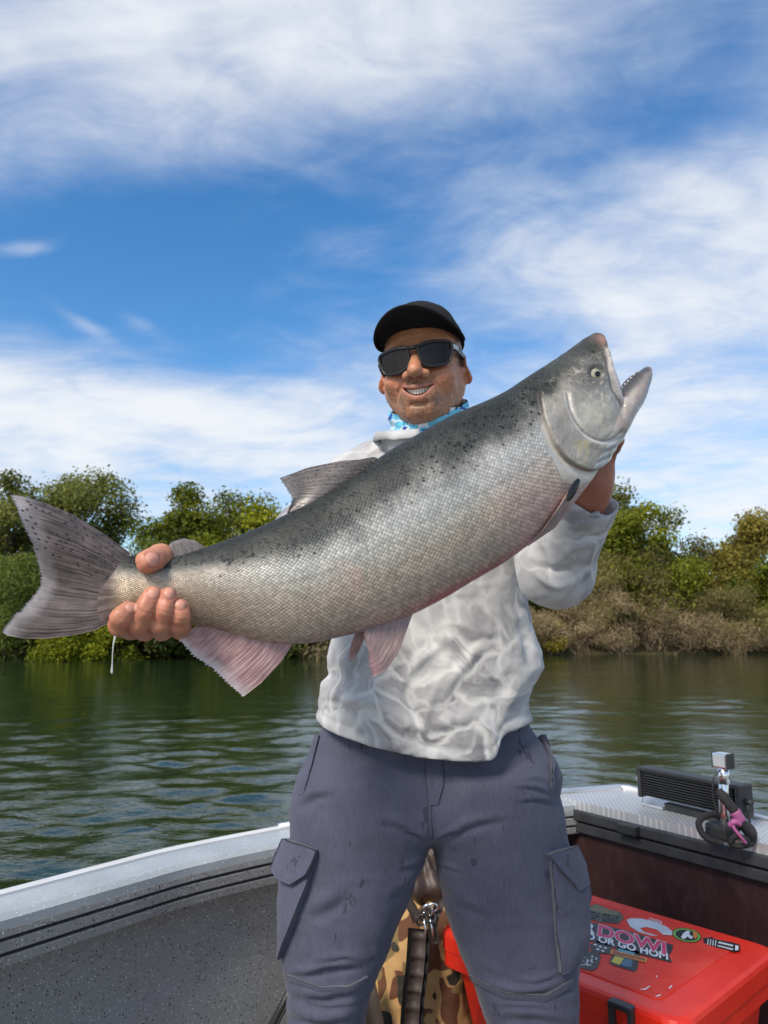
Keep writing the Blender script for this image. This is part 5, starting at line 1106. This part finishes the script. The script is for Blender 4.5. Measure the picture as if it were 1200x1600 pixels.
# teeth
TEE = plain('teeth', (.70, .66, .59), .22, 0, .06, 0, 60)
for k in range(-5, 6):
    x = k*.0049; tt_ = x/.031; y = -.0962+.022*tt_**2+.0006*abs(k); z1 = -.0560+.0085*tt_**2; hgt = .0132*(1-.62*(k/5.2)**2)
    V, F = box((0, 0, 0), (.0047, .0032, hgt), None, .0010); a_ = math.atan2(.044*tt_/.031*1.0, 1.0); R_ = np.array(Matrix.Rotation(a_, 3, 'Z')); V = V@R_.T+A(x, y, z1-hgt/2+.0015); mk('tooth', hw(V), F, TEE, man)
# --- trousers and their details
trou = mk('trousers', TV, TF, TRM, man)
def march(f, px, py, y0, y1, it=60):
    """first point along the line of sight where f = 0 (or comes nearest)"""
    d = unit(rays(px, py).reshape(-1, 3)); t_ = y0/d[:, 1]; best = t_.copy(); bf = np.full(len(d), 9.)
    for _ in range(it):
        v_ = f(CAM+d*t_[:, None]); m = v_ < bf; bf[m] = v_[m]; best[m] = t_[m]; t_ = np.minimum(t_+np.maximum(v_, -.01)*.7, y1/d[:, 1])
    p = CAM+d*best[:, None]; e = .003
    g = np.stack([f(p+A(e, 0, 0))-f(p-A(e, 0, 0)), f(p+A(0, e, 0))-f(p-A(0, e, 0)), f(p+A(0, 0, e))-f(p-A(0, 0, e))], 1)
    return p, unit(g)
def patch(name, f, top, bot, left, right, mat, parent, th, n=26, m=20, y0=1.15, y1=1.5, sink=.006, crumple=.0, seed=0):
    G_ = coons(top, bot, left, right, n, m); p, nn_ = march(f, G_[..., 0].ravel(), G_[..., 1].ravel(), y0, y1)
    a = np.repeat(np.linspace(0, 1, n)[:, None], m, 1).ravel(); b = np.repeat(np.linspace(0, 1, m)[None], n, 0).ravel()
    k = th(a, b)+crumple*fbm(p*55, 3, seed); edge = np.minimum(np.minimum(a, 1-a)*n, np.minimum(b, 1-b)*m); k = k-.0012*np.exp(-(edge/1.0)**2)
    V, F = sheet((p+nn_*k[:, None]).reshape(n, m, 3), (p-nn_*sink).reshape(n, m, 3))
    return mk(name, V, F, mat, parent)
# cargo pockets with flaps
pk = patch('cargo_pocket', f_trouser, [(443,1330),(470,1330),(496,1338)], [(439,1482),(440,1490),(443,1497)], [(443,1330),(439,1360),(437,1410),(438,1450),(439,1482)], [(496,1338),(480,1390),(462,1440),(443,1497)], TRM, trou, lambda a, b: .006+.018*np.sin(math.pi*np.clip(b, .05, 1)*.62)*(.05+.95*a**2)*(1-.5*b)+.002*np.sin(a*3), 26, 34, crumple=.0015, seed=91)
patch('pocket_flap', f_trouser, [(449,1310),(470,1316),(498,1327)], [(441,1358),(452,1372),(466,1379),(486,1362)], [(449,1310),(444,1335),(441,1358)], [(498,1327),(493,1345),(486,1362)], TRM, pk, lambda a, b: .012+.012*b+.002*np.sin(a*7), 26, 18, crumple=.001, seed=92)
pk = patch('cargo_pocket', f_trouser, [(857,1345),(880,1338),(900,1345)], [(872,1519),(885,1513),(902,1500)], [(857,1345),(862,1400),(866,1450),(872,1519)], [(900,1345),(905,1400),(905,1450),(902,1500)], TRM, trou, lambda a, b: .010+.010*np.sin(math.pi*b)*(.3+a)+.003*np.sin(b*9), 26, 34, crumple=.0022, seed=93)
patch('pocket_flap', f_trouser, [(850,1333),(870,1327),(889,1323)], [(870,1362),(888,1386),(902,1378)], [(850,1333),(860,1347),(870,1362)], [(889,1323),(898,1350),(902,1378)], TRM, pk, lambda a, b: .018+.006*b, 26, 18, crumple=.001, seed=94)
# fly, knee zips, hip pocket welt
patch('fly', f_trouser, [(664,1180),(690,1180)], [(669,1257),(684,1257)], [(664,1180),(665,1220),(669,1257)], [(690,1180),(693,1225),(684,1257)], TRM, trou, lambda a, b: .0055+0*a, 12, 26, crumple=.0012, seed=95)
patch('centre_seam', f_trouser, [(669,1256),(673,1256)], [(671,1312),(675,1312)], [(669,1256),(671,1312)], [(673,1256),(675,1312)], TRM, trou, lambda a, b: .0048+0*a, 4, 16, sink=.004)
patch('knee_zip', f_trouser, [(450,1521),(500,1541),(545,1538),(572,1524)], [(451,1531),(500,1553),(545,1550),(571,1537)], [(450,1521),(451,1531)], [(572,1524),(571,1537)], TRM, trou, lambda a, b: .0065-.003*b, 40, 8, crumple=.0008, seed=96)
patch('knee_zip', f_trouser, [(736,1521),(790,1549),(850,1553),(893,1528)], [(739,1533),(790,1562),(850,1566),(894,1542)], [(736,1521),(739,1533)], [(893,1528),(894,1542)], TRM, trou, lambda a, b: .0065-.003*b, 40, 8, crumple=.0008, seed=97)
patch('hip_pocket', f_trouser, [(842,1150),(850,1150)], [(864,1226),(858,1232)], [(842,1150),(858,1185),(864,1226)], [(850,1150),(866,1195),(858,1232)], TRM, trou, lambda a, b: .006+0*a, 8, 26)
patch('hip_pocket', f_trouser, [(494,1150),(501,1150)], [(468,1240),(476,1242)], [(494,1150),(480,1200),(468,1240)], [(501,1150),(488,1200),(476,1242)], TRM, trou, lambda a, b: .0055+0*a, 8, 26)
# boots standing on the floor
BOOT = plain('rubber_boot', (.055, .045, .035), .5, 0, .25, .2, 40)
for Lf, Rf, tw in ((LLo, LLi, -.25), (RLi, RLo, .25)):
    cx = (float(Lf(DZ+.1))+float(Rf(DZ+.1)))/2; ank = A(cx, MY+.03, DZ+.09); toe = A(cx+math.sin(tw)*.18, MY-.16, DZ+.035); heel = A(cx, MY+.05, DZ+.04)
    fb = lambda p: smax(smin(smin(s_cap(p, ank+A(0, 0, .12), ank, .052, .050), s_cap(p, heel, toe, .040, .042), .04), s_ell(p, (toe+heel)/2+A(0, 0, .02), (.045, .1, .04)), .03), DZ+.001-p[:, 2], .004)
    V, F = sdf_mesh(fb, np.minimum(heel, toe)-.12, np.maximum(ank, toe)+A(.12, .12, .2), .006); mk('boot', V, F, BOOT, man)
# --- shirt
SL = mkcol(xz([(497,1175),(494,1117),(503,1067),(515,1054),(512,1027),(519,1000),(523,950),(521,900),(517,850),(520,800),(535,740),(560,700)], MY)); SR = mkcol(xz([(839,1175),(832,1126),(825,1094),(832,1072),(850,1042),(845,1018),(833,980),(824,947),(822,907),(824,870),(826,800),(815,740),(790,700)], MY))
hemP = at(np.array([480., 492, 499, 580, 670, 745, 769, 780, 788, 797, 836, 850]), np.array([1138., 1140, 1146, 1170, 1187, 1193, 1192, 1184, 1158, 1150, 1142, 1141]), np.full(12, MY-.15)); hemf = lambda x: np.interp(x, hemP[:, 0], hemP[:, 2])
cuL = at(917., 779., 1.112); dL = unit(cuL-elbL); cuR = elbR+(wristR-elbR)*.72; dR = unit(wristR-elbR); zsh = float(at(600., 735., MY)[2])
shdep = lambda z: np.interp(z, [1.0, 1.15, 1.3, 1.5, 1.65], [.158, .155, .142, .135, .11])
def f_shirt(p):
    f = s_col(p, SL, SR, MY+.005, shdep, 2.4); f = smax(f, p[:, 2]-zsh, .06)
    f = smin(f, s_cap(p, A(shR[0]+.05, MY, zsh+.0), at(632., 712., 1.44), .060, .058), .05); f = smin(f, s_cap(p, A(shL[0]-.04, MY+.01, zsh-.01), at(700., 712., 1.45), .060, .058), .05)
    a = smin(s_cap(p, shR, elbR, .068, .058), s_cap(p, elbR, cuR, .057, .045), .02); a = smax(a, (p-cuR)@dR, .003); f = smin(f, a, .03)
    b = smin(s_cap(p, shL, elbL, .066, .060), s_cap(p, elbL, cuL, .0565, .047), .015); b = smax(b, (p-cuL)@dL, .003); b = smax(b, -np.maximum(s_cap(p, cuL-dL*.05, cuL+dL*.03, .043), -(p-(cuL-dL*.045))@dL), .002); f = smin(f, b, .022)
    f = smax(f, hemf(p[:, 0])-p[:, 2], .003)
    return f
V, F = sdf_mesh(f_shirt, A(-.34, .90, .88), A(.52, 1.68, 1.78), .0038)
Nv = vnormals(V, F); q_ = proj(V); x, y = q_[:, 0], q_[:, 1]
wp = V+.05*np.stack([fbm(V*7, 2, 101), fbm(V*7, 2, 102), fbm(V*7, 2, 103)], 1)
rid = 1-np.abs(fbm(wp*A(7, 6, 3.2), 2, 104)); d = .010*np.clip(rid-.62, 0, 1)-.002+.0012*fbm(V*26, 3, 105)
rid2 = 1-np.abs(fbm(wp@np.array([[8, 5, 0], [0, 6, 0], [-7, 9, 0.]]), 2, 106)); d += .005*np.clip(rid2-.7, 0, 1)
for pts, wd, dep_ in (([(508,1072),(540,1092),(600,1100)], 9, .009), ([(640,1060),(634,1085),(645,1112)], 7, -.008), ([(700,1000),(655,1035),(620,1075)], 8, .008), ([(760,1000),(720,1045),(690,1090)], 9, .008), ([(845,1040),(800,1085),(780,1140)], 10, .008), ([(810,960),(825,1000),(830,1060)], 9, -.007), ([(520,1010),(550,1060),(560,1120)], 9, .006), ([(600,1120),(660,1135),(720,1125)], 8, .006), ([(740,1110),(770,1150),(775,1185)], 7, .006), ([(690,940),(730,980),(790,990)], 9, .006),
                  ([(835,895),(870,915),(905,905)], 6, .010), ([(832,880),(865,892),(915,880)], 6, -.010), ([(880,870),(905,850),(935,845)], 7, .010), ([(895,820),(920,815),(945,790)], 6, .010), ([(842,850),(850,880),(860,905)], 6, -.010), ([(890,808),(915,800),(940,775)], 5, -.008)):
    dd, tt = seg_dist(q_, spline(pts, 12)); d += dep_*np.exp(-(dd/wd)**2)*np.sin(math.pi*np.clip(tt, .05, .95))*(Nv[:, 1] < .3)
hm = V[:, 2]-hemf(V[:, 0]); d *= .35+.65*sstep(.0, .05, hm); d += .0022*np.exp(-((hm-.020)/.005)**2)*-1*(Nv[:, 1] < .3)
V = V+Nv*d[:, None]
t = Mt('water_camo_shirt'); o = t.obj()
def warp(v, sc_, am): 
    nz = t.noise(v, sc_, 3, .5, 0, 1); a_ = t.n('ShaderNodeVectorMath', operation='MULTIPLY_ADD'); t.l(nz, a_.inputs[0]); a_.inputs[1].default_value = (am,)*3; t.l(v, a_.inputs[2]); return a_.outputs[0]
v_ = warp(o, 5, .26); v_ = warp(v_, 14, .07)
e1 = t.voro(t.mapv(v_, (1, 1, 1.35)), 8.5, 'DISTANCE_TO_EDGE'); e2 = t.voro(t.mapv(v_, (1.2, 1, .8), loc=(4, 2, 1)), 13, 'DISTANCE_TO_EDGE'); pn = t.noise(v_, 9, 4, .6)
c = t.mix(t.ramp(pn, [(.38, 0), (.58, 1)]), (.165, .158, .172, 1), (.38, .38, .386, 1)); c = t.mix(t.ramp(e1, [(.0, .82), (.12, .0)], 'EASE'), c, (.56, .56, .55, 1)); c = t.mix(t.ramp(e2, [(.0, .4), (.12, 0)], 'EASE'), c, (.58, .58, .575, 1))
wt = t.noise(o, 3.2, 3); c = t.mix(t.ramp(wt, [(.46, 0), (.70, .45)]), c, (.48, .48, .48, 1))
weave = t.noise(o, 900, 2)
t.set(base=c, rough=.72, spec=.3, sheen=.15, normal=t.bump(weave, .15, .0008)); SHM = t.m
shirt = mk('shirt', V, F, SHM, man)
# cuff band and hem stitching
u = np.linspace(0, 2*math.pi, 40, endpoint=False); e1_ = unit(np.cross(dL, A(0, 0, 1))); e2_ = np.cross(dL, e1_)
rows = [cuL+dL*s_+r*(np.cos(u)[:, None]*e1_+np.sin(u)[:, None]*e2_)+(dL*.004)*np.sin(3*u)[:, None] for s_, r in ((-.030, .0488), (-.028, .0505), (-.004, .0495), (.002, .0480), (.002, .0455), (-.02, .0450))]
mk('cuff', np.vstack(rows), grid_faces(6, 40, wrap_m=True), SHM, shirt)
# collar: an open fold round the neck
cb_ = at(664., 676., 1.42); th_ = np.linspace(math.radians(-80), math.radians(260), 70)   # gap towards the camera
def ring(r, z, dy=0.0, sag=0.0): return np.stack([cb_[0]+r*1.02*np.cos(th_), cb_[1]+.0+r*.98*np.sin(th_)+dy, cb_[2]+z+sag*np.sin(th_)], 1)
pr = [(.084, -.045, .022), (.087, -.014, .022), (.091, -.003, .021), (.096, -.002, .020), (.100, -.010, .019), (.1025, -.022, .018), (.1005, -.023, .018), (.0975, -.011, .019), (.095, -.006, .020), (.090, -.014, .021), (.082, -.045, .022)]
V = np.stack([ring(a, b, -.012, c_) for a, b, c_ in pr], 1); V += (.003*fbm(V.reshape(-1, 3)*40, 2, 111)).reshape(70, len(pr), 1)*A(1, 1, 1)
mk('collar', V.reshape(-1, 3), grid_faces(70, len(pr), wrap_m=True)+[tuple(range(len(pr)))[::-1], tuple(range(69*len(pr), 70*len(pr)))], plain('collar_cloth', (.40, .40, .405), .75, 0, .3, .2, 60, .3), shirt)
# --- neck gaiter
u = np.linspace(0, 2*math.pi, 96, endpoint=False); vv = np.linspace(0, 1, 16); rows = []
for v_ in vv:
    rx_ = .0765+.010*v_; ry_ = .083+.008*v_; z_ = -.076-.075*v_; fold = .0030*np.sin(9*v_+3*np.sin(u*2)+1.5*np.sin(u*3))+.002*np.sin(17*v_+4*np.sin(u))
    rows.append(np.stack([(rx_+fold)*np.cos(u), .012+.012*v_+(ry_+fold)*np.sin(u), z_+.030*np.clip(np.sin(u), 0, 1)-.022*np.clip(-np.sin(u), 0, 1)*(1-.4*v_)+.003*np.sin(u*4)], 1))
V = hw(np.vstack(rows)); t = Mt('blue_camo_gaiter'); o = t.obj(); na = t.noise(t.mapv(o, (1, 1, 2.2)), 26, 2, .5, .6); nb = t.noise(t.mapv(o, (1, 1, 2.2), loc=(3, 7, 1)), 30, 2, .5, .6)
c = t.ramp(na, [(.0, (.70, .74, .78)), (.44, (.62, .68, .74)), (.46, (.14, .50, .68)), (.58, (.10, .40, .62)), (.60, (.50, .66, .76))], 'CONSTANT'); c = t.mix(t.ramp(nb, [(.60, 0), (.61, 1)]), c, (.025, .085, .33, 1))
t.set(base=c, rough=.7, spec=.3, normal=t.bump(t.noise(o, 800, 2), .15, .0008)); mk('neck_gaiter', V, grid_faces(16, 96, wrap_m=True), t.m, man)
# --- cap
CAPM = plain('black_cap_cloth', (.013, .013, .014), .85, 0, .25, .35, 120, .2)
f_cap = lambda p: (lambda h_: smax(smin(s_ell(h_, (0, .016, .043), (.0835, .1045, .0835)), s_ell(h_, (0, -.030, .075), (.060, .055, .044)), .03), .049-.16*h_[:, 1]-h_[:, 2], .003))(hl(p))
V, F = sdf_mesh(f_cap, HC-A(.13, .15, .03), HC+A(.13, .17, .17), .0022); hq = hl(V); Nv = vnormals(V, F)
an = np.arctan2(hq[:, 0], -(hq[:, 1]-.016)); d = sum(-.0012*np.exp(-((an-a0)*.08/.0016)**2) for a0 in (0, 1.05, -1.05, 2.1, -2.1, 3.14, -3.14))*(hq[:, 2] > .055); V = V+Nv*(d+.0012*fbm(V*35, 3, 121))[:, None]
cap_ = mk('cap', V, F, CAPM, man)
aa_ = np.radians(np.linspace(-89.5, 89.5, 61)); bb_ = np.linspace(0, 1, 16)
I_ = np.stack([.0825*np.sin(aa_), .016-.103*np.cos(aa_), 0*aa_], 1); O_ = np.stack([(.0830+.0095*np.cos(aa_)**.5)*np.sin(aa_)*(1-.06*np.cos(aa_)**2), .016-.103*np.cos(aa_)-.078*np.cos(aa_)**.75, 0*aa_], 1)
I_[:, 2] = .049-.16*I_[:, 1]+.0035; O_[:, 2] = .0790-.034*(O_[:, 0]/.09)**2+.0
G_ = I_[:, None]*(1-bb_)[None, :, None]+O_[:, None]*bb_[None, :, None]; G_[..., 2] += .006*np.sin(math.pi*bb_)[None]
V, F = sheet(hw((G_+A(0, 0, .0018)).reshape(-1, 3)).reshape(G_.shape), hw((G_-A(0, 0, .0018)).reshape(-1, 3)).reshape(G_.shape)); mk('brim', V, F, CAPM, cap_)
V, F = tube(hw(O_+A(0, 0, 0)), .0026, 8); mk('brim_edge', V, F, CAPM, cap_)
V, F = box((0, .012, .1275), (.012, .012, .006), None, .0025); mk('button', hw(V), F, CAPM, cap_)
# --- sunglasses
LENS = Mt('dark_lens').set(base=(.012, .009, .010, 1), rough=.07, spec=.22).m
FRM = plain('matte_black_frame', (.010, .010, .011), .38, 0, .2, 0, 60)
gla = empty('x') if False else None
wrapy = lambda x_: -.1085+5.2*x_**2
GR = np.array(Matrix.Rotation(math.radians(-4), 3, 'Y'))
def gp3(P, dy=0.0): return hw(np.stack([P[:, 0], wrapy(P[:, 0])+dy+.10*(P[:, 1]-.0)*-.0, P[:, 1]], 1)@GR.T+A(0, 0, .001))
frame = None
for s_ in (-1, 1):
    ol = 1.05*spline(np.array([(.0085,.0165),(.030,.0205),(.056,.0195),(.0655,.014),(.0640,-.004),(.0565,-.0185),(.036,-.0225),(.0185,-.0195),(.0105,-.006),(.0085,.0165)])*A(s_, 1), 60)[:-1]
    c_ = ol.mean(0); rr_ = np.linspace(0, 1, 6)
    G_ = c_+(ol-c_)[:, None]*rr_[None, :, None]
    V = gp3(G_.reshape(-1, 2), 0.0); fr_pts = gp3(ol); V2, F2 = tube(np.vstack([fr_pts, fr_pts[:2]]), np.where(np.r_[ol, ol[:2]][:, 1] > .008, .0034, .0024), 8, False)
    if frame is None: frame = mk('sunglasses', V2, F2, FRM, man)
    else: mk('rim', V2, F2, FRM, frame)
    mk('lens', V, grid_faces(59, 6, wrap_n=True), LENS, frame)
    P = hw(np.array([(s_*.064, wrapy(.064)+.001, .0125), (s_*.073, -.070, .012), (s_*.0795, -.03, .009), (s_*.0815, .012, .005)])@GR.T); P = spline(P, 14); T = unit(np.gradient(P, axis=0)); upv = unit(hw((0, 0, 1))-HC); sd_ = np.cross(T, upv); hh_ = np.linspace(.0075, .0045, 14)[:, None]
    V, F = sheet(np.stack([P-upv*hh_+sd_*.002, P+upv*hh_+sd_*.002], 1), np.stack([P-upv*hh_-sd_*.002, P+upv*hh_-sd_*.002], 1)); tmpl = mk('temple', V, F, FRM, frame)
    o_ = sd_*(.0032 if np.dot(sd_[0], hw((s_, 0, 0))-HC) > 0 else -.0032); o_ = o_[2:7]; Pq = P[2:7]
    V, F = sheet(np.stack([Pq-upv*.0048+o_, Pq+upv*.0048+o_], 1), np.stack([Pq-upv*.0048+o_*.5, Pq+upv*.0048+o_*.5], 1)); lg = mk('temple_badge', V, F, plain('badge_silver', (.55, .53, .53), .35, .3, .1, 0, 60), tmpl)
V, F = tube(gp3(np.array([(-.010, .0155), (0, .0165), (.010, .0155)]), -.0005), .0042, 8); mk('bridge', V, F, FRM, frame)
# --- water dripping from the gripping fingers
t = Mt('water_drop').set(base=(.85, .88, .86, 1), rough=.05, trans=.55, ior=1.33)
P = np.stack([fp(float(a), float(b), .026) for a, b in ((181,992),(178,1005),(177,1020),(176.5,1034),(176,1042),(175.8,1046),(175.7,1049))]); V, F = tube(P, [.0012, .0007, .0005, .0006, .0010, .0013, .0005], 8)
tag(mk('water_drip', V, F, t.m), 'thin thread of water dripping from the fingers gripping the tail', 'water drip')
bpy.context.view_layer.update()
